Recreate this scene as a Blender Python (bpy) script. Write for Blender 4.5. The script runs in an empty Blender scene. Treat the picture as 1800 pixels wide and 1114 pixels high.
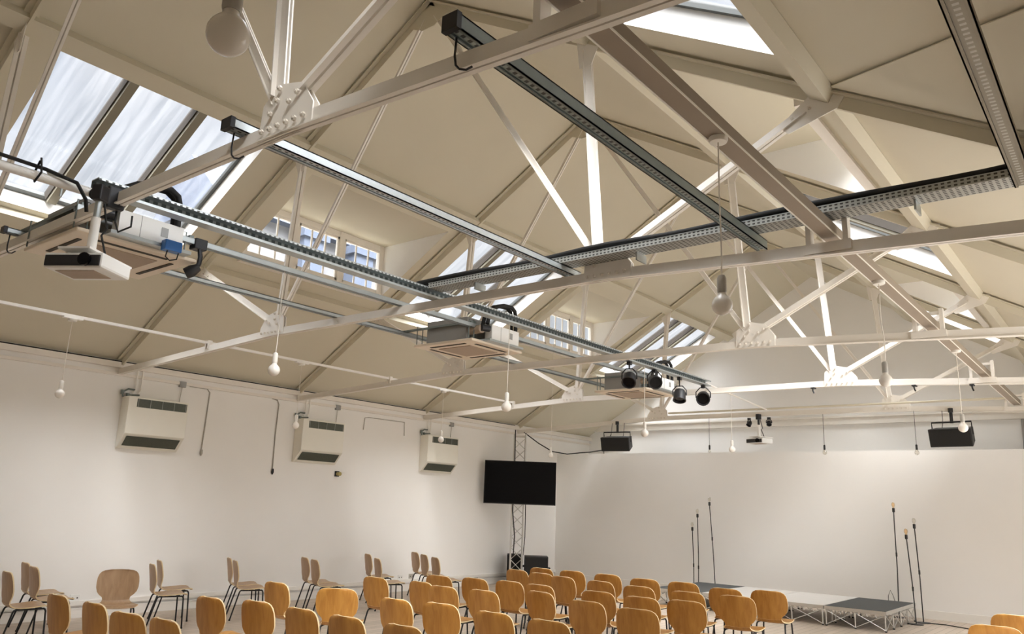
import bpy, bmesh, math, random
from mathutils import Vector as V, Matrix
random.seed(7)
SC = bpy.context.scene
COL = SC.collection
R = math.radians

# ------------------------------------------------------------------ camera
CAMP = V((6.394, 0.0, 1.955))
PITCH, YAW, ROLL, FPX = R(13.394), R(-38.848), R(2.199), 1384.56
fw = V((math.sin(YAW)*math.cos(PITCH), math.cos(YAW)*math.cos(PITCH), math.sin(PITCH)))
rt0 = V((math.cos(YAW), -math.sin(YAW), 0)); up0 = rt0.cross(fw)
rt = rt0*math.cos(ROLL)+up0*math.sin(ROLL); upv = -rt0*math.sin(ROLL)+up0*math.cos(ROLL)
cd = bpy.data.cameras.new('camera'); cam = bpy.data.objects.new('camera', cd); COL.objects.link(cam)
m = Matrix((rt, upv, -fw)).transposed().to_4x4(); m.translation = CAMP
cam.matrix_world = m
cd.sensor_fit = 'HORIZONTAL'; cd.sensor_width = 36.0; cd.lens = FPX/1800*36
cd.clip_start = .05; cd.clip_end = 300
SC.camera = cam

# ------------------------------------------------------------------ view, world, sun, fill lamps
SC.view_settings.view_transform = 'Standard'; SC.view_settings.look = 'None'
SC.view_settings.exposure = 0.06; SC.view_settings.gamma = 1.0
SC.view_settings.use_curve_mapping = False
W_STR, SUN_STR, WINFILL_STR, SKYFILL_STR = .72, 11.0, 76.0, 21.0
wd = bpy.data.worlds.new('sky'); SC.world = wd; wd.use_nodes = True
nt = wd.node_tree; bg = nt.nodes['Background']
tc = nt.nodes.new('ShaderNodeTexCoord'); sx = nt.nodes.new('ShaderNodeSeparateXYZ')
rp = nt.nodes.new('ShaderNodeValToRGB')
nt.links.new(tc.outputs['Generated'], sx.inputs[0]); nt.links.new(sx.outputs['Z'], rp.inputs[0])
e = rp.color_ramp.elements
e[0].position = .0; e[0].color = (.80, .80, .78, 1)
e[1].position = .75; e[1].color = (.42, .60, .92, 1)
el = e.new(.30); el.color = (.84, .87, .90, 1)
nz = nt.nodes.new('ShaderNodeTexNoise'); nz.inputs['Scale'].default_value = 2.2; nz.inputs['Detail'].default_value = 5
nt.links.new(tc.outputs['Generated'], nz.inputs['Vector'])
cr = nt.nodes.new('ShaderNodeValToRGB'); cr.color_ramp.elements[0].position = .45; cr.color_ramp.elements[1].position = .62
nt.links.new(nz.outputs['Fac'], cr.inputs[0])
mx = nt.nodes.new('ShaderNodeMixRGB'); mx.inputs[2].default_value = (.95, .95, .95, 1)
nt.links.new(cr.outputs[0], mx.inputs[0]); nt.links.new(rp.outputs[0], mx.inputs[1]); nt.links.new(mx.outputs[0], bg.inputs[0])
bg.inputs[1].default_value = W_STR
sl = bpy.data.lights.new('sun', 'SUN'); so = bpy.data.objects.new('sun', sl); COL.objects.link(so)
sl.energy = SUN_STR; sl.angle = R(24); sl.color = (1.0, .95, .87)
so.rotation_euler = V((-.60, .34, -.75)).to_track_quat('-Z', 'Y').to_euler()
# added broad fill sun overhead, brightens the hall beyond what the sky gives
hl = bpy.data.lights.new('sky_fill', 'SUN'); ho = bpy.data.objects.new('sky_fill', hl); COL.objects.link(ho)
hl.energy = SKYFILL_STR; hl.angle = R(110); hl.color = (1.0, .98, .95)
ho.rotation_euler = V((-.25, .05, -1)).to_track_quat('-Z', 'Y').to_euler()
def window_fill(loc, size, nrm, energy, col=(1, .96, .9)):
    l = bpy.data.lights.new('window_fill', 'AREA'); o = bpy.data.objects.new('window_fill', l); COL.objects.link(o)
    l.shape = 'RECTANGLE'; l.size, l.size_y = size; l.energy = energy; l.color = col
    o.location = loc; o.rotation_euler = V(nrm).to_track_quat('-Z', 'Z').to_euler()
# added unseen windows in the right-hand wall; lamps inside them brighten the hall
BACKWIN = []
for x, w in BACKWIN:
    window_fill((x, -4.62, 2.35), (2.0, 2.6), (0, 1, 0), WINFILL_STR*.12)
ADDED_SIDEWIN = [7.9, 11.5, 15.1]
for y in ADDED_SIDEWIN:
    window_fill((6.86, y, 2.35), (2.6, 2.2), (-1, 0, .12), WINFILL_STR*(.35 if y > 14 else 1))
def portal(loc, size, rot):
    l = bpy.data.lights.new('skylight_portal', 'AREA'); o = bpy.data.objects.new('skylight_portal', l); COL.objects.link(o)
    l.shape = 'RECTANGLE'; l.size, l.size_y = size; l.cycles.is_portal = True
    o.location = loc; o.rotation_euler = rot
SC.cycles.max_bounces = 14; SC.cycles.diffuse_bounces = 8; SC.cycles.transparent_max_bounces = 16
SC.cycles.sample_clamp_indirect = 8.0
SC.cycles.use_denoising = True

# ------------------------------------------------------------------ measures (metres)
W = 6.883; ZA = 8.112; SL = .5863
def T(k): return 2.483+(k-1)*3.6
def ceil_z(x): return ZA-SL*abs(x)
ZG, ZW, G = 4.036, 3.82, 2.63
P1, P2 = 2.33, 4.68
YF, YB = -4.75, 20.483
NL = V((SL, 0, 1)).normalized()          # inward-facing length helper: slope normal (x component signed per side)

# ------------------------------------------------------------------ mesh builder
class MB:
    def __init__(s): s.v = []; s.f = []; s.mi = []
    def add(s, vs, fs, mi=0):
        n = len(s.v); s.v += [V(p) for p in vs]
        for f in fs: s.f.append([i+n for i in f]); s.mi.append(mi)
        return s
    def box(s, c, d, rot=None, mi=0):
        c = V(c); h = V(d)/2; vs = []
        for k in range(8):
            p = V((h.x*(1 if k & 1 else -1), h.y*(1 if k & 2 else -1), h.z*(1 if k & 4 else -1)))
            vs.append(c+(rot @ p if rot else p))
        return s.add(vs, [(0,2,3,1),(4,5,7,6),(0,1,5,4),(2,6,7,3),(0,4,6,2),(1,3,7,5)], mi)
    def bx(s, x0, x1, y0, y1, z0, z1, mi=0):
        return s.box(((x0+x1)/2, (y0+y1)/2, (z0+z1)/2), (x1-x0, y1-y0, z1-z0), None, mi)
    def bar(s, p0, p1, w, h, up=(0,0,1), mi=0):
        p0, p1 = V(p0), V(p1); d = (p1-p0).normalized(); u = V(up); sd = d.cross(u).normalized(); u = sd.cross(d)
        vs = []
        for p in (p0, p1):
            for a, b in ((-1,-1),(1,-1),(1,1),(-1,1)): vs.append(p+sd*a*w/2+u*b*h/2)
        return s.add(vs, [(3,2,1,0),(4,5,6,7),(0,1,5,4),(1,2,6,5),(2,3,7,6),(3,0,4,7)], mi)
    def tube(s, pts, r, n=8, mi=0, caps=True):
        pts = [V(p) for p in pts]; rs = r if isinstance(r, (list, tuple)) else [r]*len(pts)
        rings = []; prev = None
        for i, p in enumerate(pts):
            d = (pts[min(i+1, len(pts)-1)]-pts[max(i-1, 0)]).normalized()
            if prev is None:
                a = V((0,0,1)) if abs(d.z) < .9 else V((1,0,0)); u = d.cross(a).normalized()
            else: u = (prev-d*prev.dot(d)).normalized()
            prev = u; w = d.cross(u)
            rings.append([p+(u*math.cos(2*math.pi*k/n)+w*math.sin(2*math.pi*k/n))*rs[i] for k in range(n)])
        vs = [q for rg in rings for q in rg]; fs = []
        for i in range(len(pts)-1):
            for k in range(n): fs.append((i*n+k, i*n+(k+1) % n, (i+1)*n+(k+1) % n, (i+1)*n+k))
        if caps: fs += [tuple(reversed(range(n))), tuple((len(pts)-1)*n+k for k in range(n))]
        return s.add(vs, fs, mi)
    def cyl(s, p0, p1, r, n=12, mi=0): return s.tube([p0, p1], r, n, mi)
    def lathe(s, prof, n=20, o=(0,0,0), rot=None, mi=0):
        o = V(o); vs = []; fs = []
        for r, z in prof:
            for k in range(n):
                p = V((r*math.cos(2*math.pi*k/n), r*math.sin(2*math.pi*k/n), z)); vs.append(o+(rot @ p if rot else p))
        for i in range(len(prof)-1):
            for k in range(n): fs.append((i*n+k, i*n+(k+1) % n, (i+1)*n+(k+1) % n, (i+1)*n+k))
        fs += [tuple(reversed(range(n))), tuple((len(prof)-1)*n+k for k in range(n))]
        return s.add(vs, fs, mi)
    def prism(s, poly, off, mi=0):
        poly = [V(p) for p in poly]; off = V(off); n = len(poly)
        fs = [tuple(reversed(range(n))), tuple(range(n, 2*n))]
        fs += [(k, (k+1) % n, n+(k+1) % n, n+k) for k in range(n)]
        return s.add(poly+[p+off for p in poly], fs, mi)
    def quad(s, *p, mi=0): return s.add(p, [tuple(range(len(p)))], mi)
    def build(s, name, mats, parent=None, smooth=None, loc=None, bevel=0):
        me = bpy.data.meshes.new(name); org = V((0,0,0)) if loc is None else V(loc)
        if parent is not None:
            q = parent; org = V((0,0,0))
            while q: org += q.location; q = q.parent
        me.from_pydata([tuple(p-org) for p in s.v], [], s.f)
        if not isinstance(mats, (list, tuple)): mats = [mats]
        for mt in mats: me.materials.append(mt)
        for p, i in zip(me.polygons, s.mi): p.material_index = i
        bm = bmesh.new(); bm.from_mesh(me)
        bmesh.ops.recalc_face_normals(bm, faces=bm.faces); bm.to_mesh(me); bm.free()
        if smooth:
            for p in me.polygons: p.use_smooth = True
            me.set_sharp_from_angle(angle=R(smooth))
        o = bpy.data.objects.new(name, me); COL.objects.link(o)
        if parent is not None: o.parent = parent
        elif loc is not None: o.location = loc
        if bevel:
            b = o.modifiers.new('bevel', 'BEVEL'); b.width = bevel; b.segments = 2; b.limit_method = 'ANGLE'
        return o
def tag(o, label, cat, group=None):
    o['label'] = label; o['category'] = cat
    if group: o['group'] = group
    return o
def thing(name, label, cat, loc, group=None, rz=0):
    o = bpy.data.objects.new(name, None); COL.objects.link(o); o.location = loc; o.rotation_euler = (0, 0, rz)
    o.empty_display_size = .1
    return tag(o, label, cat, group)
def struct(o): o['kind'] = 'structure'; return o
def dup(root, loc, rz=0, label=None, group=None):
    def cp(o, par):
        c = o.copy(); COL.objects.link(c); c.parent = par
        for ch in kids.get(o.name, []): cp(ch, c)
        return c
    kids = {}
    for o in [root]+list(root.children_recursive):
        kids[o.name] = list(o.children)
    r = cp(root, None); r.location = loc; r.rotation_euler = (0, 0, rz)
    if label: r['label'] = label
    if group: r['group'] = group
    return r

# ------------------------------------------------------------------ materials
def mat(name, col, rough=.6, metal=0, var=.06, scale=6, spec=.5, bump=0):
    m = bpy.data.materials.new(name); m.use_nodes = True; n = m.node_tree.nodes; l = m.node_tree.links
    b = n['Principled BSDF']; b.inputs['Roughness'].default_value = rough; b.inputs['Metallic'].default_value = metal
    b.inputs['Specular IOR Level'].default_value = spec
    t = n.new('ShaderNodeTexCoord'); z = n.new('ShaderNodeTexNoise'); z.inputs['Scale'].default_value = scale; z.inputs['Detail'].default_value = 4
    l.new(t.outputs['Object'], z.inputs['Vector'])
    x = n.new('ShaderNodeMixRGB'); x.inputs[1].default_value = (*[c*(1-var) for c in col], 1)
    x.inputs[2].default_value = (*[min(1, c*(1+var)) for c in col], 1)
    l.new(z.outputs['Fac'], x.inputs[0]); l.new(x.outputs[0], b.inputs['Base Color'])
    if bump:
        bp = n.new('ShaderNodeBump'); bp.inputs['Strength'].default_value = bump; bp.inputs['Distance'].default_value = .01
        l.new(z.outputs['Fac'], bp.inputs['Height']); l.new(bp.outputs[0], b.inputs['Normal'])
    return m
def math_node(nt, op, a, b=None):
    n = nt.nodes.new('ShaderNodeMath'); n.operation = op
    for i, v in enumerate((a, b)):
        if v is None: continue
        if isinstance(v, (int, float)): n.inputs[i].default_value = v
        else: nt.links.new(v, n.inputs[i])
    return n.outputs[0]
def slotted(name, col, metal=.8, rough=.42, pitch=.05, duty=.5, axis='Y', half=.011, depthcol=(.03, .035, .035)):
    """galvanised steel with a row of punched slots along the middle of its length"""
    m = mat(name, col, rough, metal, .10, 9); nt = m.node_tree; b = nt.nodes['Principled BSDF']
    t = nt.nodes.new('ShaderNodeTexCoord'); s = nt.nodes.new('ShaderNodeSeparateXYZ'); nt.links.new(t.outputs['Object'], s.inputs[0])
    a, c = (s.outputs['Y'], s.outputs['X']) if axis == 'Y' else (s.outputs['X'], s.outputs['Y'])
    f = math_node(nt, 'FRACT', math_node(nt, 'DIVIDE', a, pitch)); f = math_node(nt, 'LESS_THAN', f, duty)
    w = math_node(nt, 'LESS_THAN', math_node(nt, 'ABSOLUTE', c), half); f = math_node(nt, 'MULTIPLY', f, w)
    x = nt.nodes.new('ShaderNodeMixRGB'); old = b.inputs['Base Color'].links[0].from_socket
    nt.links.new(f, x.inputs[0]); nt.links.new(old, x.inputs[1]); x.inputs[2].default_value = (*depthcol, 1)
    nt.links.new(x.outputs[0], b.inputs['Base Color'])
    mm = math_node(nt, 'MULTIPLY', math_node(nt, 'SUBTRACT', 1.0, f), metal); nt.links.new(mm, b.inputs['Metallic'])
    return m
def wood(name, col, dark, axis_scale=(14, 14, 1.4), rough=.42):
    m = mat(name, col, rough, 0, .05, 3); nt = m.node_tree; b = nt.nodes['Principled BSDF']
    t = nt.nodes.new('ShaderNodeTexCoord'); mp = nt.nodes.new('ShaderNodeMapping'); mp.inputs['Scale'].default_value = axis_scale
    oi = nt.nodes.new('ShaderNodeObjectInfo')
    ad = nt.nodes.new('ShaderNodeVectorMath'); ad.operation = 'ADD'
    nt.links.new(t.outputs['Object'], mp.inputs[0]); nt.links.new(mp.outputs[0], ad.inputs[0]); nt.links.new(oi.outputs['Random'], ad.inputs[1])
    z = nt.nodes.new('ShaderNodeTexNoise'); z.inputs['Scale'].default_value = 1.6; z.inputs['Detail'].default_value = 6; z.inputs['Distortion'].default_value = .6
    nt.links.new(ad.outputs[0], z.inputs['Vector'])
    r = nt.nodes.new('ShaderNodeValToRGB'); r.color_ramp.elements[0].position = .32; r.color_ramp.elements[1].position = .68
    r.color_ramp.elements[0].color = (*dark, 1); r.color_ramp.elements[1].color = (*col, 1)
    nt.links.new(z.outputs['Fac'], r.inputs[0]); nt.links.new(r.outputs[0], b.inputs['Base Color'])
    return m
M = {}
M['ceil'] = mat('ceiling_paint', (.675, .63, .51), .85, 0, .03, 1.2)
M['wall'] = mat('wall_paint', (.90, .89, .87), .8, 0, .025, 1.0, bump=.15)
M['white'] = mat('white_gloss_paint', (.88, .86, .82), .4, 0, .03)
M['steel'] = mat('painted_steel', (.84, .80, .74), .45, 0, .04, 5)
M['bolt'] = mat('bolt_paint', (.74, .69, .62), .5, 0, .06)
M['beam_d'] = mat('brown_rail_paint', (.25, .22, .165), .5, .3, .08)
M['beam'] = mat('taupe_beam_paint', (.30, .245, .19), .55, 0, .06)
M['galv'] = mat('galvanised_steel', (.50, .54, .55), .38, .85, .12, 12)
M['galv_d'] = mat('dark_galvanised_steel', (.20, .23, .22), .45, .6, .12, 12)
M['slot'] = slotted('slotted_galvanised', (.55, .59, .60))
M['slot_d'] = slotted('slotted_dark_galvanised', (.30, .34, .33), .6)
M['black'] = mat('black_plastic', (.018, .018, .02), .5, 0, .1)
M['blackm'] = mat('black_metal', (.025, .025, .028), .4, .3, .1)
M['rubber'] = mat('black_rubber', (.012, .012, .012), .7, 0, .1)
M['grey'] = mat('grey_sheet', (.34, .34, .33), .5, .3, .05)
M['cream'] = mat('cream_plastic', (.78, .68, .55), .45, 0, .03)
M['taupe'] = mat('grille_taupe', (.42, .33, .25), .6, 0, .05)
M['olive'] = mat('olive_bar_paint', (.27, .25, .19), .6, 0, .05)
M['dkframe'] = mat('dark_frame', (.10, .105, .10), .5, .1, .1)
M['dkgap'] = mat('dark_recess', (.06, .05, .04), .8, 0, .1)
M['whiteb'] = mat('white_plastic', (.85, .85, .83), .4, 0, .02)
M['blue'] = mat('blue_plastic', (.03, .16, .50), .4, 0, .05)
M['heater'] = mat('heater_enamel', (.84, .82, .74), .35, 0, .02)
M['hgrille'] = mat('heater_grille', (.09, .10, .08), .5, .3, .2, 40)
M['porc'] = mat('opal_bulb', (.86, .82, .76), .18, 0, .02)
M['socket'] = mat('socket_white', (.80, .77, .71), .45, 0, .03)
M['socketg'] = mat('socket_grey', (.42, .40, .36), .5, 0, .03)
M['cord'] = mat('cord_white', (.75, .70, .62), .7, 0, .05)
M['screen'] = mat('black_screen', (.006, .006, .007), .2, 0, .05, spec=.15)
M['carpet'] = mat('stage_charcoal', (.075, .08, .078), .8, 0, .15, 30)
M['deck'] = mat('stage_pale', (.72, .70, .67), .35, 0, .06, 3)
M['alu'] = mat('aluminium', (.66, .65, .62), .35, .8, .08, 10)
M['oak'] = wood('orange_oak_veneer', (.50, .245, .052), (.38, .165, .030))
M['oak2'] = wood('pale_oak_veneer', (.50, .33, .19), (.40, .25, .135))
M['edge'] = mat('plywood_edge', (.80, .64, .38), .55, 0, .08, 30)
M['leg'] = mat('black_tube', (.02, .02, .022), .38, .4, .1)
M['brass'] = mat('brass', (.45, .38, .16), .4, .5, .1)
M['render'] = mat('white_brickwork', (.24, .24, .25), .9, 0, .05)
M['slate'] = mat('blue_slate', (.10, .125, .18), .7, 0, .1)

M['web'] = slotted('dark_slotted_web', (.07, .085, .08), .3, .5, .07, .45, 'Y', 9, (.30, .32, .31))
M['slotlip'] = slotted('slotted_lip', (.62, .65, .66), .8, .4, .05, .45, 'Y', 9, (.10, .11, .11))
M['slot_t'] = slotted('slotted_brown', (.27, .245, .19), .4, .5, .045, .45, 'Y', .014, (.55, .54, .5))
def perforated(name):
    m = mat(name, (.42, .43, .41), .45, .5, .1, 8); nt = m.node_tree; b = nt.nodes['Principled BSDF']
    t = nt.nodes.new('ShaderNodeTexCoord'); s = nt.nodes.new('ShaderNodeSeparateXYZ'); nt.links.new(t.outputs['Object'], s.inputs[0])
    ds = []
    for ax, p, off in (('X', .040, 0), ('Y', .034, 0), ('Z', .026, .5)):
        f = math_node(nt, 'FRACT', math_node(nt, 'ADD', math_node(nt, 'DIVIDE', s.outputs[ax], p), off)); ds.append(math_node(nt, 'ABSOLUTE', math_node(nt, 'SUBTRACT', f, .5)))
    g = nt.nodes.new('ShaderNodeNewGeometry'); sn = nt.nodes.new('ShaderNodeSeparateXYZ'); nt.links.new(g.outputs['Normal'], sn.inputs[0])
    flat = math_node(nt, 'GREATER_THAN', math_node(nt, 'ABSOLUTE', sn.outputs['Z']), .5)
    a = math_node(nt, 'LESS_THAN', ds[0], .27); c = math_node(nt, 'LESS_THAN', ds[1], .27); d = math_node(nt, 'LESS_THAN', ds[2], .25)
    cc = math_node(nt, 'MULTIPLY', c, flat); dd = math_node(nt, 'MULTIPLY', d, math_node(nt, 'SUBTRACT', 1.0, flat))
    f = math_node(nt, 'MULTIPLY', a, math_node(nt, 'ADD', cc, dd))
    x = nt.nodes.new('ShaderNodeMixRGB'); old = b.inputs['Base Color'].links[0].from_socket
    nt.links.new(f, x.inputs[0]); nt.links.new(old, x.inputs[1]); x.inputs[2].default_value = (.07, .07, .065, 1)
    nt.links.new(x.outputs[0], b.inputs['Base Color'])
    return m
M['perf'] = perforated('perforated_tray')

def glass(name, dirt, tint=(.95, .97, 1.0)):
    m = bpy.data.materials.new(name); m.use_nodes = True; n = m.node_tree.nodes; l = m.node_tree.links; n.clear()
    out = n.new('ShaderNodeOutputMaterial'); tr = n.new('ShaderNodeBsdfTransparent'); tr.inputs[0].default_value = (*tint, 1)
    tl = n.new('ShaderNodeBsdfTranslucent'); tl.inputs[0].default_value = (.42, .42, .43, 1)
    gl = n.new('ShaderNodeBsdfGlossy'); gl.inputs['Roughness'].default_value = .05
    t = n.new('ShaderNodeTexCoord'); mp = n.new('ShaderNodeMapping'); mp.inputs['Scale'].default_value = (.35, 4.5, .35)
    z = n.new('ShaderNodeTexNoise'); z.inputs['Scale'].default_value = 2.2; z.inputs['Detail'].default_value = 7; z.inputs['Distortion'].default_value = .4
    l.new(t.outputs['Object'], mp.inputs[0]); l.new(mp.outputs[0], z.inputs['Vector'])
    r = n.new('ShaderNodeMapRange'); r.inputs['From Min'].default_value = .35; r.inputs['From Max'].default_value = .7
    r.inputs['To Min'].default_value = dirt*.2; r.inputs['To Max'].default_value = dirt
    l.new(z.outputs['Fac'], r.inputs['Value'])
    a = n.new('ShaderNodeMixShader'); l.new(r.outputs[0], a.inputs[0]); l.new(tr.outputs[0], a.inputs[1]); l.new(tl.outputs[0], a.inputs[2])
    b = n.new('ShaderNodeMixShader'); b.inputs[0].default_value = .04; l.new(a.outputs[0], b.inputs[1]); l.new(gl.outputs[0], b.inputs[2])
    l.new(b.outputs[0], out.inputs[0])
    return m
M['glass'] = glass('streaked_skylight_glass', .12)
M['clear'] = glass('window_glass', .04)
def bulbglass(name, tint):
    m = bpy.data.materials.new(name); m.use_nodes = True; n = m.node_tree.nodes; l = m.node_tree.links; n.clear()
    out = n.new('ShaderNodeOutputMaterial'); tr = n.new('ShaderNodeBsdfTransparent'); tr.inputs[0].default_value = (*tint, 1)
    gl = n.new('ShaderNodeBsdfGlossy'); gl.inputs['Roughness'].default_value = .03
    lw = n.new('ShaderNodeLayerWeight'); lw.inputs[0].default_value = .35
    b = n.new('ShaderNodeMixShader'); l.new(lw.outputs['Facing'], b.inputs[0]); l.new(tr.outputs[0], b.inputs[1]); l.new(gl.outputs[0], b.inputs[2])
    l.new(b.outputs[0], out.inputs[0]); return m
M['bulbc'] = bulbglass('clear_bulb_glass', (.92, .90, .86))
M['bulba'] = bulbglass('amber_bulb_glass', (.97, .82, .62))

def floor_mat():
    m = mat('pale_floorboards', (.46, .37, .29), .45, 0, .12, 2); nt = m.node_tree; b = nt.nodes['Principled BSDF']
    t = nt.nodes.new('ShaderNodeTexCoord'); mp = nt.nodes.new('ShaderNodeMapping'); mp.inputs['Rotation'].default_value = (0, 0, R(90))
    br = nt.nodes.new('ShaderNodeTexBrick'); br.inputs['Scale'].default_value = 1; br.inputs['Brick Width'].default_value = 1.8; br.inputs['Row Height'].default_value = .14
    br.inputs['Mortar Size'].default_value = .004; br.inputs['Color1'].default_value = (.60, .50, .41, 1); br.inputs['Color2'].default_value = (.51, .43, .345, 1)
    br.inputs['Mortar'].default_value = (.2, .15, .11, 1)
    nt.links.new(t.outputs['Object'], mp.inputs[0]); nt.links.new(mp.outputs[0], br.inputs['Vector']); nt.links.new(br.outputs['Color'], b.inputs['Base Color'])
    return m
M['floor'] = floor_mat()

# ================================================================== THE SETTING
struct(MB().bx(-7.1, 7.1, YF-.15, YB+.2, -.12, 0).build('floor', M['floor']))
struct(MB().bx(-W-.2, -W, YF, YB, 0, 4.06).build('wall_left', M['wall']))
mb = MB(); ys = [YF]
for y in ADDED_SIDEWIN: ys += [y-1.1, y+1.1]  # openings for the added side windows
ys.append(YB)
for i in range(0, len(ys), 2): mb.bx(W, W+.2, ys[i], ys[i+1], 1.0, 3.7)
mb.bx(W, W+.2, YF, YB, 0, 1.0).bx(W, W+.2, YF, YB, 3.7, 4.06)
struct(mb.build('wall_right', M['wall']))
gab = [(-W-.2, YB, 0), (W+.2, YB, 0), (W+.2, YB, 4.0), (0, YB, 8.25), (-W-.2, YB, 4.0)]
struct(MB().prism(gab, (0, .2, 0)).build('wall_back', M['wall']))
# wall behind the camera, with three tall window openings
mb = MB(); xs = [-W-.2]
for x, w in BACKWIN: xs += [x-w/2, x+w/2]
xs.append(W+.2)
for i in range(0, len(xs), 2): mb.bx(xs[i], xs[i+1], YF-.2, YF, 0, 3.7)
for x, w in BACKWIN: mb.bx(x-w/2, x+w/2, YF-.2, YF, 0, 1.0)
mb.prism([(-W-.2, YF-.2, 3.7), (W+.2, YF-.2, 3.7), (W+.2, YF-.2, 4.0), (0, YF-.2, 8.25), (-W-.2, YF-.2, 4.0)], (0, .2, 0))
struct(mb.build('wall_front', M['wall']))
# free-standing white partition behind the stage
struct(MB().bx(-W, W, 18.8, 18.95, 0, 3.42).build('wall_partition', M['wall']))
mb = MB(); mb.bx(-W, -W+.02, YF, 18.8, 0, .15).bx(-W, -W+.028, YF, 18.8, .13, .15)
struct(mb.build('baseboard_left', M['white']))
mb = MB(); mb.bx(-W+.03, W, 18.775, 18.8, 0, .17)
struct(mb.build('baseboard_back', M['white']))
struct(MB().bx(-W, -W+.035, YF, 18.8, .185, .255).build('trim_1', M['white']))
# white cable trunking and wall plate along the top of the left wall
mb = MB(); mb.bx(-W, -W+.10, YF, YB, 3.93, 4.02).bx(-W, -W+.045, YF, YB, 3.80, 3.85)
struct(mb.build('trim_2', M['steel']))
struct(MB().bx(W-.1, W, YF, YB, 3.93, 4.02).build('trim_3', M['steel']))
# ledge and rail across the gable wall
struct(MB().bx(-W, W, YB-.10, YB, 4.20, 4.36).bx(-W, W, YB-.16, YB, 4.36, 4.40).build('trim_4', M['steel']))

def side(s, x, y, off=0):    # point on the ceiling slope of side s (+1 right, -1 left), off metres outward along the slope normal
    c = math.sqrt(1+SL*SL)
    return V((s*(x+off*SL/c), y, ceil_z(x)+off/c))
XS0, XS1 = 2.50, 4.55        # skylight opening across the slope
XD0, XD1 = 2.68, 4.30        # dormer flat ceiling, dormer window plane
ZD = ceil_z(XD0)
BAYS = [(k, T(k), T(k+1) if k < 5 else YB) for k in range(0, 6)]
def skl(k, y0, y1, s=-1): return (y0+.42, 18.95 if (k == 5 and s > 0) else min(y1, y0+3.6)-.48)
def drm(k, y0, y1): return (y0+.40, y1-.27)
nwin = 0
windows = []
def next_win():
    global nwin; nwin += 1; return 'window_%d' % nwin
for s, nm in ((-1, 'ceiling_left'), (1, 'ceiling_right')):
    mb = MB()
    q = lambda x0, x1, y0, y1: mb.quad(side(s, x0, y0), side(s, x1, y0), side(s, x1, y1), side(s, x0, y1))
    q(0, XS0, YF, YB); q(4.55, 7.0, YF, YB); q(XS0, XS1, YF, T(0))
    for k, y0, y1 in BAYS:
        if k % 2:
            a, b = skl(k, y0, y1, s); q(XS0, XS1, y0, a); q(XS0, XS1, b, y1)
            t = .30
            cs = [side(s, XS0, a), side(s, XS1, a), side(s, XS1, b), side(s, XS0, b)]
            co = [side(s, XS0, a, t), side(s, XS1, a, t), side(s, XS1, b, t), side(s, XS0, b, t)]
            for i in range(4): mb.quad(cs[i], cs[(i+1) % 4], co[(i+1) % 4], co[i], mi=1)
        else:
            a, b = drm(k, y0, y1)
            q(XS0, XS1, y0, a); q(XS0, XS1, b, y1); q(XS0, XD0, a, b); q(XD1, XS1, a, b)
            zs = ceil_z(XD1)
            mb.quad((s*XD0, a, ZD), (s*(XD1+.1), a, ZD), (s*(XD1+.1), b, ZD), (s*XD0, b, ZD))
            for y in (a, b): mb.quad((s*XD0, y, ZD), (s*XD1, y, ZD), (s*XD1, y, zs), mi=2)
            for y in (a, b): mb.quad((s*XD1, y, zs), (s*XD1, y, ZD), (s*(XD1+.1), y, ZD), (s*(XD1+.1), y, zs-.06), mi=2)
    struct(mb.build(nm, [M['ceil'], M['white'], M['wall']]))
# a lining board laid across the near right-hand slope below the purlin
mb = MB(); mb.prism([side(1, 4.76, T(2)-.10, -.012), side(1, 6.8, T(1)+1.05, -.012), side(1, 6.8, T(2)-.10, -.012)], side(1, 5, 0)-side(1, 5, 0, .010))
struct(mb.build('trim_5', M['ceil']))

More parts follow.
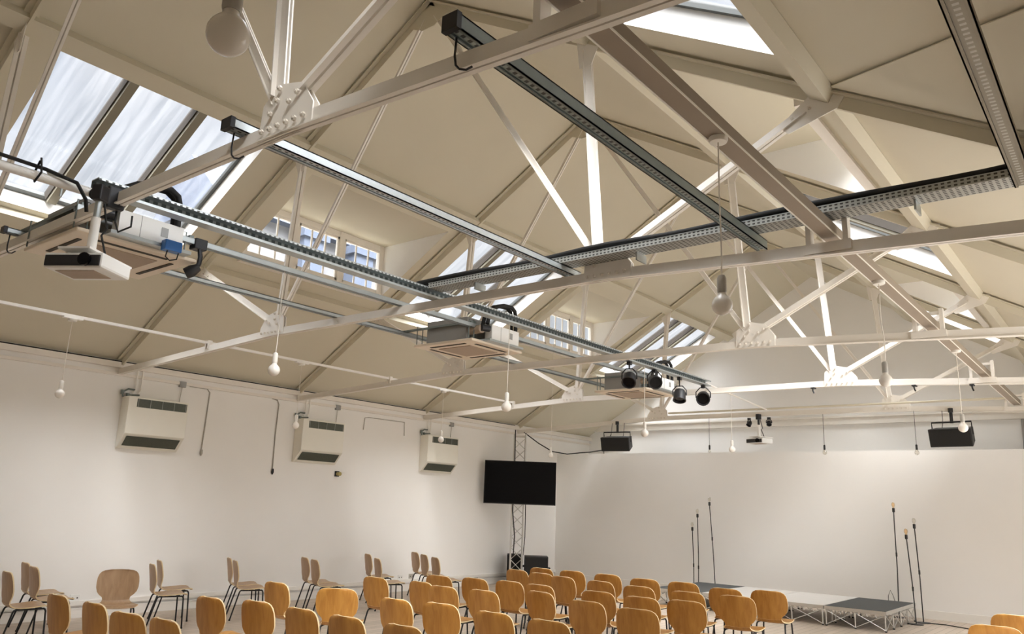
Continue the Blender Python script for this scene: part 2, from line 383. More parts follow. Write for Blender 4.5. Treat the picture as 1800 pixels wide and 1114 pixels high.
# skylights
for k, y0, y1 in BAYS:
    for s in (-1, 1):
        if k % 2:
            a, b = skl(k, y0, y1, s); t = .27
            fr = MB(); fw_ = .05
            fr.bar(side(s, XS0+.02, a, t), side(s, XS0+.02, b, t), .05, .06, (s*SL, 0, 1)).bar(side(s, XS1-.03, a, t), side(s, XS1-.03, b, t), .07, .06, (s*SL, 0, 1))
            fr.bar(side(s, XS0, a+.03, t), side(s, XS1, a+.03, t), .05, .06, (s*SL, 0, 1)).bar(side(s, XS0, b-.03, t), side(s, XS1, b-.03, t), .05, .06, (s*SL, 0, 1))
            w = struct(fr.build(next_win(), M['dkframe'], loc=side(s, (XS0+XS1)/2, (a+b)/2, t)))
            for j in (1, 2):
                y = a+(b-a)*j/3
                g = MB(); up = (s*SL, 0, 1)
                g.bar(side(s, XS0+.02, y, t-.07), side(s, XS1-.06, y, t-.07), .11, .15, up, 0)
                g.bar(side(s, XS0+.02, y-.064, t-.03), side(s, XS1-.06, y-.064, t-.03), .018, .14, up, 1)
                g.bar(side(s, XS0+.02, y+.064, t-.03), side(s, XS1-.06, y+.064, t-.03), .018, .14, up, 1)
                g.build('glazing_bar', [M['olive'], M['dkgap']], w)
            for j in range(3):
                ya = a+(b-a)*j/3+.04; yb_ = a+(b-a)*(j+1)/3-.04
                p = MB(); p.prism([side(s, XS0+.03, ya, t+.01), side(s, XS1-.04, ya, t+.01), side(s, XS1-.04, yb_, t+.01), side(s, XS0+.03, yb_, t+.01)], side(s, 3, 0, .008)-side(s, 3, 0))
                p.build('pane', M['glass'], w)
            ang = math.atan(SL)
            c = side(s, (XS0+XS1)/2, (a+b)/2, t+.03)
            portal(c, ((XS1-XS0)*math.sqrt(1+SL*SL), b-a), (0, s*ang, 0))
        else:
            a, b = drm(k, y0, y1); zs = ceil_z(XD1)-.02; x = s*(XD1+.05)
            fr = MB(); fr.bx(x-.04, x+.04, a, b, ZD-.10, ZD).bx(x-.05, x+.05, a, b, zs-.08, zs+.07)
            n = 3; ww = (b-a)/n
            for j in range(n+1):
                yy = a+j*ww; yy = min(max(yy, a+.05), b-.05); fr.bx(x-.045, x+.045, yy-.055, yy+.055, zs, ZD)
            w = struct(fr.build(next_win(), M['steel'], loc=(x, (a+b)/2, zs)))
            for j in range(n):
                c = MB(); ya = a+j*ww+.055; yb_ = a+(j+1)*ww-.055; za_, zb_ = zs+.07, ZD-.10
                c.bx(x-.025, x+.025, ya, ya+.04, za_, zb_).bx(x-.025, x+.025, yb_-.04, yb_, za_, zb_).bx(x-.025, x+.025, ya, yb_, za_, za_+.05).bx(x-.025, x+.025, ya, yb_, zb_-.04, zb_)
                for i in (1, 2): c.bx(x-.014, x+.014, ya+(yb_-ya)*i/3-.012, ya+(yb_-ya)*i/3+.012, za_, zb_)
                for fz in (.27, .52): c.bx(x-.014, x+.014, ya, yb_, za_+(zb_-za_)*fz-.012, za_+(zb_-za_)*fz+.012)
                cs_ = c.build('casement', M['steel'], w)
                MB().bx(x-.003, x+.003, ya+.02, yb_-.02, za_+.02, zb_-.02).build('pane', M['clear'], cs_)
            portal((x+s*.06, (a+b)/2, (zs+ZD)/2), (ZD-zs, b-a), (0, s*R(90), 0))
# tall windows behind the camera
for x, w_ in BACKWIN:
    fr = MB()
    for xx in (x-w_/2+.03, x, x+w_/2-.03): fr.bx(xx-.03, xx+.03, YF-.12, YF-.06, 1.0, 3.7)
    for zz in (1.03, 2.35, 3.67): fr.bx(x-w_/2, x+w_/2, YF-.12, YF-.06, zz-.03, zz+.03)
    w = struct(fr.build(next_win(), M['white'], loc=(x, YF-.1, 1.0)))
    MB().bx(x-w_/2+.02, x+w_/2-.02, YF-.095, YF-.085, 1.02, 3.68).build('pane', M['clear'], w)

for y in ADDED_SIDEWIN:  # frames and panes of the added, unseen side windows
    fr = MB()
    for yy in (y-1.07, y, y+1.07): fr.bx(W+.06, W+.12, yy-.03, yy+.03, 1.0, 3.7)
    for zz in (1.03, 2.35, 3.67): fr.bx(W+.06, W+.12, y-1.1, y+1.1, zz-.03, zz+.03)
    w = struct(fr.build(next_win(), M['white'], loc=(W+.1, y, 1.0)))
    MB().bx(W+.085, W+.095, y-1.08, y+1.08, 1.02, 3.68).build('pane', M['clear'], w)

# purlins and ridge board under the ceiling
for s, sd in ((-1, 'left'), (1, 'right')):
    for x, w_, d, nm in ((P1, .20, .12, 'upper'), (P2+.02, .17, .12, 'lower')):
        mb = MB(); up = (s*SL, 0, 1)
        mb.bar(side(s, x, YF, -d/2-.003), side(s, x, YB, -d/2-.003), w_, d, up)
        o = mb.build('roof_purlin', M['ceil'], loc=side(s, x, YF, -d/2))
        tag(o, 'cream boxed roof purlin running along the %s edge of the %s skylights' % ('top' if nm == 'upper' else 'bottom', sd), 'roof beam')

# ================================================================== ROOF TRUSSES
def tangle(mb, p0, p1, w=.075, t=.010, gap=.008, fl=.45):
    """two steel angles back to back between two points of a truss (plane y = const)"""
    p0, p1 = V(p0), V(p1); y = V((0, 1, 0)); d = (p1-p0).normalized(); n = y.cross(d)
    if n.z < 0: n = -n
    for s in (-1, 1):
        mb.bar(p0+y*s*(gap+t/2), p1+y*s*(gap+t/2), t, w, n)
        o = y*s*(gap+t+w*fl/2)-n*(w/2-t/2)
        mb.bar(p0+o, p1+o, w*fl, t, n)
def bolts(parent, pts, y):
    for x, z in pts:
        b = MB(); rr = .017
        b.cyl((x, y, z), (x, y-.016, z), rr, 6); b.cyl((x, y-.016, z), (x, y-.026, z), rr*.55, 8)
        b.build('bolt', M['bolt'], parent, smooth=40)
TRL = {1: 'white riveted roof truss nearest the camera, its tie crossing the top left corner',
       2: 'white roof truss carrying the perforated cable tray across the middle of the roof',
       3: 'white roof truss just beyond the second ceiling cassette, third from the camera',
       4: 'white roof truss just beyond the black spotlights, fourth from the camera',
       5: 'farthest white roof truss, carrying both black loudspeakers above the partition'}
for k in range(1, 6):
    y = T(k); t = thing('roof_truss', TRL[k], 'roof truss', (0, y, ZW), 'roof trusses')
    mb = MB(); A, B, C_, D = (-W+.02, y, ZW+.05), (-G, y, ZG+.05), (G, y, ZG+.05), (W-.02, y, ZW+.05)
    for p, q in ((A, B), (B, C_), (C_, D)): tangle(mb, p, q, .10, .010, .006, .22)
    mb.build('bottom_chord', M['steel'], t)
    up = None
    for s in (-1, 1):
        mb = MB()
        p0, p1 = side(s, 0.0, y, -.035), side(s, W-.03, y, -.035)
        mb.bar(p0, p1, .15, .014, (s*SL, 0, 1))
        p0, p1 = side(s, 0.0, y, -.09), side(s, W-.03, y, -.09)
        mb.bar(p0, p1, .03, .11, (s*SL, 0, 1))
        mb.build('rafter', M['ceil'], t)
        top1 = (s*2.36, y, ceil_z(2.36)-.17)
        mb = MB(); tangle(mb, (s*2.53, y, ZG+.28), top1, .085, .010, .008, .40); mb.build('vertical_strut', M['steel'], t)
        mb = MB(); tangle(mb, (s*2.50, y, ZG+.24), (s*.10, y, ZA-.26), .058, .008, .006, .30); mb.build('apex_tie', M['steel'], t)
        mb = MB(); tangle(mb, (s*2.76, y, ZG+.26), (s*4.52, y, ceil_z(4.68)-.16), .075, .010, .008, .40); mb.build('diagonal_strut', M['steel'], t)
        for yo in (-.024, .016):
            poly = [(-.26, .0), (.26, -.008), (.26, .13), (.14, .29), (-.10, .35), (-.24, .24)]
            pl = MB(); pl.prism([(s*(G+a), y+yo, ZG-.003+b) for a, b in poly], (0, .010, 0))
            g = pl.build('gusset_plate', M['steel'], t)
            if yo < 0:
                bp = [(-.20+.08*i, .05) for i in range(6)]+[(-.13, .15), (-.07, .22), (.05, .18), (.12, .22), (-.06, .30)]
                bolts(g, [(s*(G+a), ZG+b) for a, b in bp], y-.036 if k != 99 else y)
        # plate where the diagonal meets the lower purlin
        poly = [(4.30, -.26), (4.38, -.34), (4.78, -.22), (4.86, -.10), (4.60, -.02)]
        pl = MB(); pl.prism([(s*a, y-.024, ceil_z(4.68)+b+.0) for a, b in poly], (0, .010, 0)); g = pl.build('joint_plate', M['steel'], t)
        bolts(g, [(s*4.42, ceil_z(4.68)-.22), (s*4.56, ceil_z(4.68)-.16)], y-.024)
        pl = MB(); pl.prism([(s*2.24, y-.024, ceil_z(2.24)-.12), (s*2.28, y-.024, ceil_z(2.3)-.42), (s*2.42, y-.024, ceil_z(2.3)-.42), (s*2.50, y-.024, ceil_z(2.50)-.12)], (0, .010, 0)); pl.build('joint_plate', M['steel'], t)
    pl = MB(); pl.prism([(-.34, y-.028, ZA-.31), (-.10, y-.028, ZA-.42), (.10, y-.028, ZA-.42), (.34, y-.028, ZA-.31), (0, y-.028, ZA-.10)], (0, .010, 0)); pl.build('apex_plate', M['ceil'], t)

# ================================================================== RAILS HUNG ON THE TRUSS TIES
def channel(name, label, x, y0, y1, z, w=.10, h=.055, mt='slot', clamps=(), cat='support rail', group='galvanised support rails', lip='galv'):
    """slotted channel along the hall, open side down; z is its underside"""
    t = thing(name, label, cat, (x, (y0+y1)/2, z), group)
    mb = MB()
    mb.bx(x-w/2, x+w/2, y0, y1, z+h-.008, z+h).bx(x-w/2, x-w/2+.008, y0, y1, z, z+h).bx(x+w/2-.008, x+w/2, y0, y1, z, z+h)
    mb.bx(x-w/2, x-w/2+.022, y0, y1, z, z+.008).bx(x+w/2-.022, x+w/2, y0, y1, z, z+.008)
    mb.build('channel', M[lip], t)
    MB().bx(x-w/2+.009, x+w/2-.009, y0, y1, z+.012, z+.018).build('slotted_web', M[mt], t)
    for yc in clamps:
        MB().bx(x-w/2-.004, x+w/2+.004, yc-.150, yc-.118, z-.004, z+h+.004).build('end_cap', M['blackm'], t)
        c = MB(); c.tube([(x-.02, yc-.075, z), (x-.02, yc-.08, z-.10), (x-.012, yc-.078, z-.15), (x+.005, yc-.07, z-.172), (x+.03, yc-.05, z-.175), (x+.05, yc-.03, z-.155)], .006, 6)
        c.build('hook_bolt', M['blackm'], t, smooth=40)
    return t
ZT = ZG+.102
t = thing('slotted_rail', 'long slotted steel rail over every tie, black spotlights at its far end', 'support rail', (.40, 7.7, ZT), 'galvanised support rails')
MB().bx(.345, .465, 2.35, 13.1, ZT+.092, ZT+.10).build('top_flange', M['galv'], t)
MB().bx(.345, .465, 2.35, 13.1, ZT, ZT+.012).bx(.455, .465, 2.35, 13.1, ZT+.012, ZT+.022).build('bottom_flange', M['galv'], t)
MB().bx(.345, .355, 2.35, 13.1, ZT+.012, ZT+.092).build('slotted_web', M['web'], t)
MB().bx(.455, .465, 2.35, 13.1, ZT+.080, ZT+.092).build('top_lip', M['slotlip'], t)
channel('slotted_rail', 'galvanised rail carrying the ceiling units, just left of the long slotted rail', -.16, 2.46, 12.9, ZT, .07, .05, 'galv')
channel('slotted_rail', 'thin galvanised rail farthest left, reaching the left side of the ceiling units', -1.33, 2.34, 12.8, ZT, .07, .05, 'galv', clamps=(2.483,))
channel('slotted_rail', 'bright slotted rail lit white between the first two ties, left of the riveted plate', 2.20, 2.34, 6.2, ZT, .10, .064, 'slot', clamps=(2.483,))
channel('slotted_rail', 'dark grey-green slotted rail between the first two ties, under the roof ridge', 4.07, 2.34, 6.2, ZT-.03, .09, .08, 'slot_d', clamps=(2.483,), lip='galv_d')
channel('slotted_rail', 'slotted rail at the right edge of the picture ending on the cable tray', 5.97, 1.4, 5.9, ZT+.0, .11, .05, 'slot_t', lip='beam_d')
# taupe service beam on posts
t = thing('service_beam', 'long taupe boxed beam on short posts, bulbs hanging from it, right of the ridge', 'beam', (4.65, 8, ZT))
mb = MB(); mb.bx(4.595, 4.705, -1.0, 17.1, ZT-.055, ZT+.035)
mb.build('beam', M['beam'], t)
MB().bx(4.585, 4.595, -1.0, 17.1, ZT-.060, ZT+.036).build('edge_strip', M['steel'], t); MB().bx(4.705, 4.709, -1.0, 17.1, ZT-.058, ZT-.045).build('edge_strip', M['steel'], t)
def chord_z(x): return ZG if abs(x) < G else ZG+(ZW-ZG)*(abs(x)-G)/(W-G)
for k in range(1, 6):
    y = T(k); z = chord_z(4.65)
    b = MB(); 
    for xx in (4.50, 4.78): b.bx(xx-.02, xx+.02, y-.04, y+.04, z+.05, ZT+.14)
    b.bx(4.46, 4.82, y-.045, y+.045, z+.02, z+.10)
    b.bx(4.48, 4.80, y-.03, y+.03, ZT+.08, ZT+.11)
    b.build('post', M['steel'], t)
# white conduit and lamp tracks on the left
t = thing('white_conduit', 'white conduit pipe with black cable strapped along it, entering at left before first truss', 'pipe', (.40, 0, 4.12))
mb = MB(); mb.tube([(.40, -.6, 4.10), (.40, 2.36, 4.12)], .035, 10); mb.build('pipe', M['white'], t, smooth=40)
mb = MB(); mb.tube([(.46, -.6, 4.19), (.45, .8, 4.175), (.46, 1.5, 4.17), (.43, 2.0, 4.175), (.48, 2.2, 4.13), (.50, 2.27, 4.02), (.47, 2.30, 3.94)], .014, 6); mb.build('cable', M['rubber'], t, smooth=40)
mb = MB(); mb.tube([(.44, 1.95, 4.22), (.36, 1.95, 4.14), (.40, 1.95, 4.07), (.47, 1.96, 4.13), (.45, 1.95, 4.24)], .008, 6); mb.build('cable_tie', M['rubber'], t)
t = thing('lamp_track', 'thin white lamp track along the left slope, opal bulbs hanging from it', 'lamp track', (-4.2, 7, 4.08))
MB().bx(-4.225, -4.175, -1.0, 13.35, 4.08, 4.115).build('track', M['white'], t)
for k in (1, 2, 3, 4):
    b = MB(); y = T(k); z = chord_z(4.2); b.bx(-4.25, -4.215, y-.03, y+.03, z+.05, 4.13).bx(-4.185, -4.15, y-.03, y+.03, z+.05, 4.13); b.build('bracket', M['steel'], t)
for y in (4.17, 7.75, 11.1, 14.8): MB().bx(-4.235, -4.165, y-.12, y+.12, 4.062, 4.085).build('track_joint', M['white'], t) if y < 13 else None

# ================================================================== CABLE TRAY ON THE SECOND TRUSS
yt = T(2)-.13
t = thing('cable_tray', 'perforated steel cable tray with black cables, lying along the second truss', 'cable tray', (3.0, yt, 4.17))
mb = MB(); mb.bx(.50, 6.35, yt-.10, yt+.10, 4.205, 4.211).bx(.50, 6.35, yt-.105, yt-.099, 4.205, 4.258).bx(.50, 6.35, yt+.099, yt+.105, 4.205, 4.258)
mb.build('tray', M['perf'], t)
mb = MB(); mb.bx(.50, 6.35, yt-.108, yt-.098, 4.256, 4.262); mb.build('rim', M['galv'], t)
for i, (yy, rr) in enumerate(((-.075, .024), (-.02, .028), (.05, .026))):
    c = MB(); pts = []
    n = 22
    for j in range(n+1):
        x = .30+6.0*j/n; pts.append((x, yt+yy+.008*math.sin(j*1.3+i), 4.282+rr*.6+.010*math.sin(j*.9+2*i)))
    c.tube(pts, rr, 8); c.build('cable', M['rubber'], t, smooth=50)
for x in (1.1, 3.02, 5.3):
    MB().bx(x-.007, x+.007, yt-.02, T(2)+.02, 4.130, 4.205).build('bracket', M['galv'], t)

# ================================================================== CEILING CASSETTE UNITS
def cassette(yc, z, label, xc=-.60):
    t = thing('ceiling_cassette', label, 'air conditioner', (xc, yc, z), 'ceiling cassette units')
    mb = MB(); mb.bx(xc-.52, xc+.52, yc-.52, yc+.52, z, z+.035); mb.build('panel', M['cream'], t, bevel=.012)
    MB().bx(xc-.28, xc+.28, yc-.28, yc+.28, z-.008, z+.004).build('intake_grille', M['taupe'], t)
    for a, b in ((0, 1), (0, -1), (1, 0), (-1, 0)):
        if a: MB().bx(xc+a*.40-.018, xc+a*.40+.018, yc-.31, yc+.31, z-.006, z+.004).build('louvre', M['dkgap'], t)
        else: MB().bx(xc-.31, xc+.31, yc+b*.40-.018, yc+b*.40+.018, z-.006, z+.004).build('louvre', M['dkgap'], t)
    mb = MB(); mb.bx(xc-.37, xc+.34, yc-.43, yc+.43, z+.035, z+.345); mb.build('casing', M['grey'], t, bevel=.006)
    mb = MB(); mb.bx(xc+.345, xc+.39, yc-.36, yc-.30, z+.08, z+.30); mb.build('corner_bracket', M['galv_d'], t)
    mb = MB(); mb.bx(xc+.49, xc+.61, yc-.24, yc+.32, z+.06, z+.25); c = mb.build('control_box', M['whiteb'], t, bevel=.004)
    MB().bx(xc+.609, xc+.614, yc+.12, yc+.18, z+.12, z+.20).build('cover_plate', M['grey'], c)
    MB().bx(xc+.609, xc+.612, yc-.06, yc-.055, z+.06, z+.25).build('cover_seam', M['grey'], c)
    MB().bx(xc+.44, xc+.63, yc-.30, yc+.40, z+.025, z+.055).build('support_tray', M['galv'], t)
    mb = MB()
    for dx in (0, .075):
        x = xc+.52+dx
        mb.tube([(x, yc-.32, z+.24), (x, yc-.29, z+.36), (x, yc-.23, z+.44), (x, yc-.13, z+.51), (x, yc, z+.55), (x, yc+.16, z+.56), (x, yc+.23, z+.52), (x, yc+.255, z+.44), (x, yc+.26, z+.25)], .027, 10)
    mb.build('insulated_pipe', M['rubber'], t, smooth=40)
    mb = MB(); mb.cyl((xc+.34, yc-.36, z+.17), (xc+.56, yc-.38, z+.17), .055, 12); mb.build('pipe_stub', M['taupe'], t, smooth=40)
    mb = MB(); mb.cyl((xc+.56, yc-.40, z+.18), (xc+.58, yc-.27, z+.19), .045, 10); mb.build('valve', M['blackm'], t, smooth=40)
    for a in (-1, 1):
        for b in (-1, 1):
            h = MB(); x, y = xc+a*.46, yc+b*.42
            h.tube([(x, y, z+.035), (x, y, ZT+.09), (x, y-.10, ZT+.09), (x, y-.10, z+.035)], .007, 6)
            h.build('hanger_rod', M['galv_d'], t)
    for y in (yc-.47, yc+.47):
        MB().bx(xc-.76, xc+.47, y-.02, y+.02, ZT+.05, ZT+.075).build('cross_bar', M['galv_d'], t)
    return t
cassette(2.98, 3.955, 'cream cassette air conditioner above the near white projector, at left')
cassette(7.77, 3.95, 'cream cassette air conditioner with grey casing between second and third trusses')
cassette(12.25, 3.94, 'far cream cassette air conditioner above two black spotlights')

# box, clip lamp and cables around the first unit
t = tag(MB().bx(.035, .115, 3.10, 3.25, 3.945, 4.035).build('junction_box', M['blue'], loc=(.07, 3.18, 3.945), bevel=.006), 'small blue junction box beneath the rail beside the near ceiling unit', 'junction box')
t = thing('clip_lamp', 'small black lamp clamped to the rail beside the blue junction box', 'lamp', (-.10, 3.55, 3.86))
mb = MB(); mb.bx(-.215, -.105, 3.48, 3.60, 4.10, 4.20); mb.build('clamp', M['blackm'], t, bevel=.01)
mb = MB(); mb.tube([(-.13, 3.54, 4.11), (-.12, 3.55, 4.03), (-.11, 3.54, 3.96), (-.10, 3.50, 3.90)], .022, 8); mb.build('arm', M['blackm'], t, smooth=40)
mb = MB(); mb.tube([(-.09, 3.53, 3.925), (-.11, 3.48, 3.88), (-.14, 3.44, 3.85)], [.035, .055, .05], 10); mb.build('head', M['black'], t, smooth=40)
tag((lambda b: b.build('power_cable', M['rubber'], loc=(.07, 3.2, 3.86), smooth=40))(MB().tube([(.08, 3.14, 3.95), (.08, 3.13, 3.89), (.08, 3.17, 3.865), (.08, 3.23, 3.89), (.08, 3.24, 3.95)], .006, 6)), 'black cable looping below the blue junction box', 'cable')

# ================================================================== PROJECTORS
def projector(name, label, px, py, pz, topz, rz, poledark):
    t = thing(name, label, 'projector', (px, py, pz))
    rot = Matrix.Rotation(rz, 3, 'Z'); L = lambda x, y, z: V((px, py, pz))+rot @ V((x, y, z))
    def rbox(x0, x1, y0, y1, z0, z1): 
        mb = MB(); mb.box(L((x0+x1)/2, (y0+y1)/2, (z0+z1)/2), (x1-x0, y1-y0, z1-z0), rot); return mb
    rbox(-.22, .22, -.17, .17, 0, .11).build('body', M['whiteb'], t, bevel=.018)
    rbox(-.205, .205, -.178, -.165, .012, .09).build('front_panel', M['black'], t, bevel=.006)
    mb = MB(); mb.cyl(L(.10, -.165, .055), L(.10, -.20, .055), .045, 16); mb.build('lens', M['screen'], t, smooth=40)
    rbox(-.17, .12, -.10, .10, -.004, .003).build('underside_vents', M['taupe'], t)
    rbox(-.12, .12, -.18, .32, .135, .15).build('mounting_plate', M['white'], t)
    for a in (-.1, .1):
        mb = MB(); mb.cyl(L(a, -.08, .10), L(a, -.08, .14), .012, 8); mb.build('standoff', M['white'], t)
    mb = MB(); mb.cyl(L(0, 0, .15), L(0, 0, .15+(topz-pz-.15)*.62), .032, 14); mb.build('pole', M['white'], t, smooth=40)
    mb = MB(); mb.cyl(L(0, 0, .15+(topz-pz-.15)*.60), L(0, 0, topz-pz), .024, 12); mb.build('upper_pole', M[poledark], t, smooth=40)
    c = rbox(-.04, .04, -.05, .05, topz-pz-.04, topz-pz+.08); c.build('clamp', M['blackm'], t, bevel=.01)
    mb = MB(); mb.tube([L(.03, .02, topz-pz-.05), L(.06, .05, (topz-pz)*.6), L(.04, .03, .3), L(.05, .1, .16), L(.05, .15, .10)], .008, 6); mb.build('cable', M['rubber'], t, smooth=40)
    return t
projector('projector', 'white ceiling projector hanging on a pole from the nearest truss', .66, 2.30, 3.43, 4.02, R(32), 'galv')
projector('projector', 'small far projector hanging from the last truss above the partition', -.13, 16.80, 3.44, 4.0, R(-18), 'blackm')
# pan lights and mixers clamped near the first projector
t = thing('clamp_arm', 'black clamp arm gripping the nearest truss tie beside the projector pole', 'clamp', (.42, 2.42, 4.0))
mb = MB(); mb.bx(.48, .56, 2.40, 2.53, 4.0, 4.17); mb.build('jaw', M['blackm'], t, bevel=.012)
mb = MB(); mb.tube([(.52, 2.42, 4.05), (.55, 2.36, 4.03), (.615, 2.31, 4.02)], .022, 8); mb.build('arm', M['blackm'], t, smooth=40)
mb = MB(); mb.cyl((.50, 2.40, 4.08), (.42, 2.34, 4.11), .04, 12); mb.build('knob', M['black'], t, smooth=40)
mb = MB(); mb.bar((.17, 2.24, 4.24), (.10, 2.12, 4.28), .05, .012); mb.cyl((.16, 2.22, 4.10), (.16, 2.22, 4.26), .010, 8); mb.build('plate', M['galv'], t)
mb = MB(); mb.tube([(.50, 2.5, 4.0), (.55, 2.48, 3.9), (.46, 2.55, 3.86), (.55, 2.6, 3.9), (.5, 2.62, 4.0)], .008, 6); mb.build('cable', M['rubber'], t, smooth=40)

# ================================================================== SPOTLIGHTS
def spotlight(label, x, y, ztop, r=.10, aim=(.3, -.6, -.7), drop=.18, group='black spotlights on the long slotted rail'):
    t = thing('spotlight', label, 'spotlight', (x, y, ztop-drop-r), group)
    d = V(aim).normalized(); c = V((x, y, ztop-drop-r*.5))
    q = d.to_track_quat('Z', 'Y').to_matrix()
    mb = MB(); mb.lathe([(r*.35, -r*1.15), (r*.8, -r*.95), (r, -r*.5), (r*1.02, r*.75), (r*1.1, r*.8), (r*1.1, r*.95), (r*.95, r*.95), (r*.9, r*.6)], 20, c, q); mb.build('can', M['black'], t, smooth=40)
    mb = MB(); mb.lathe([(r*.88, r*.60), (r*.88, r*.66)], 20, c, q); mb.build('lens', M['screen'], t)
    mb = MB(); sd = d.cross(V((0, 0, 1))).normalized()
    mb.tube([c+sd*r*1.12, c+sd*r*1.12+V((0, 0, r*.9)), c+sd*r*.5+V((0, 0, r*1.6)), c-sd*r*.5+V((0, 0, r*1.6)), c-sd*r*1.12+V((0, 0, r*.9)), c-sd*r*1.12], .010, 8); mb.build('yoke', M['blackm'], t, smooth=40)
    mb = MB(); mb.cyl(c+V((0, 0, r*1.5)), V((x, y, ztop)), .012, 8).bx(x-.03, x+.03, y-.03, y+.03, ztop-.05, ztop+.0); mb.build('clamp', M['blackm'], t)
    return t
spotlight('black spotlight left of the far cassette unit, nearest of four on the rail', .40, 10.33, ZT, .10, (.2, -.5, -.5), .22)
spotlight('black spotlight in front of the far cassette unit, second along the rail', .40, 11.12, ZT, .10, (.5, -.6, -.3), .14)
spotlight('black spotlight hanging lower right of the far cassette, third along the rail', .42, 11.95, ZT, .10, (.1, -.3, -.8), .26)
spotlight('black spotlight at the very end of the long slotted rail', .40, 12.90, ZT, .11, (.3, -.7, -.3), .17)
spotlight('tiny black spotlight left of the far projector on the last truss', -.34, 16.80, 4.0, .05, (-.2, -.5, -.7), .10, 'small spotlights beside the far projector')
spotlight('tiny black spotlight right of the far projector on the last truss', .10, 16.80, 4.0, .05, (.2, -.5, -.7), .10, 'small spotlights beside the far projector')
tag(MB().cyl((.38, 13.1, 4.19), (.05, 16.84, 4.17), .018, 8).build('thin_conduit', M['steel'], loc=(.2, 15, 4.18), smooth=40), 'thin white conduit running from the rail end to the far projector', 'pipe')
tag(MB().cyl((-2.3, 16.80, 4.185), (4.5, 16.80, 4.185), .022, 8).build('steel_pipe', M['ceil'], loc=(1, 16.8, 4.185), smooth=40), 'horizontal cream pipe just above the tie of the last truss', 'pipe')

for x, lab in ((2.19, 'small black hook on the fourth truss tie, left of the riveted plate'), (3.72, 'small black hook on the fourth truss tie, right of the riveted plate'), (4.50, 'small black hook on the fourth truss tie, farthest right')):
    z = chord_z(x); t = thing('tie_hook', lab, 'hook', (x, T(4)-.04, z-.10), 'black hooks on the fourth truss')
    mb = MB(); mb.bx(x-.03, x+.03, T(4)-.055, T(4)+.055, z-.02, z+.0); mb.build('clamp', M['blackm'], t)
    mb = MB(); mb.tube([(x, T(4)-.04, z-.01), (x+.005, T(4)-.04, z-.06), (x+.02, T(4)-.04, z-.10)], .012, 6); mb.build('hook', M['blackm'], t)

# ================================================================== LOUDSPEAKERS
def hung_speaker(label, x, y, z, yaw, w=.74, hh=.34, d=.34):
    t = thing('loudspeaker', label, 'loudspeaker', (x, y, z), 'hanging loudspeakers')
    rot = Matrix.Rotation(yaw, 3, 'Z') @ Matrix.Rotation(R(14), 3, 'X'); c = V((x, y, z+hh/2)); L = lambda a, b, e: c+rot @ V((a, b, e))
    mb = MB(); f = [(-w/2, -d/2, -hh/2), (w/2, -d/2, -hh/2), (w/2, -d/2, hh/2), (-w/2, -d/2, hh/2)]; g = [(-w/2*.86, d/2, -hh/2*.7), (w/2*.86, d/2, -hh/2*.7), (w/2*.86, d/2, hh/2*.9), (-w/2*.86, d/2, hh/2*.9)]
    mb.add([L(*p) for p in f+g], [(0,1,2,3), (7,6,5,4), (0,4,5,1), (1,5,6,2), (2,6,7,3), (3,7,4,0)]); mb.build('cabinet', M['black'], t, bevel=.012)
    mb = MB(); mb.box(L(0, -d/2-.006, 0), (w*.95, .012, hh*.9), rot); mb.build('grille', M['rubber'], t)
    mb = MB(); zt = z+hh+.13
    mb.tube([L(-w/2*.93, 0, hh*.1), L(-w/2*.93, 0, hh*.5)+V((0, 0, .10)), L(w/2*.93, 0, hh*.5)+V((0, 0, .10)), L(w/2*.93, 0, hh*.1)], .016, 8); mb.build('bracket', M['blackm'], t, smooth=40)
    mb = MB(); mb.cyl((x, y, z+hh+.08), (x, y, 3.99), .03, 10).cyl((x, y-.02, 3.96), (x, y-.02, 4.04), .045, 10); mb.build('clamp', M['blackm'], t, smooth=40)
    mb = MB(); mb.tube([L(-w*.22, 0, hh/2), L(-w*.22, 0, hh/2)+V((.02, 0, .10)), V((x-w*.2, y, 4.0))], .006, 6).tube([L(w*.22, 0, hh/2), L(w*.22, 0, hh/2)+V((.02, 0, .10)), V((x+w*.26, y, 4.0))], .006, 6); mb.build('safety_cable', M['blackm'], t)
    return t
hung_speaker('black loudspeaker hung above the left end of the partition, near the television', -3.68, 16.80, 3.34, R(8))
hung_speaker('black loudspeaker hung above the right part of the partition', 3.60, 16.80, 3.34, R(-8))

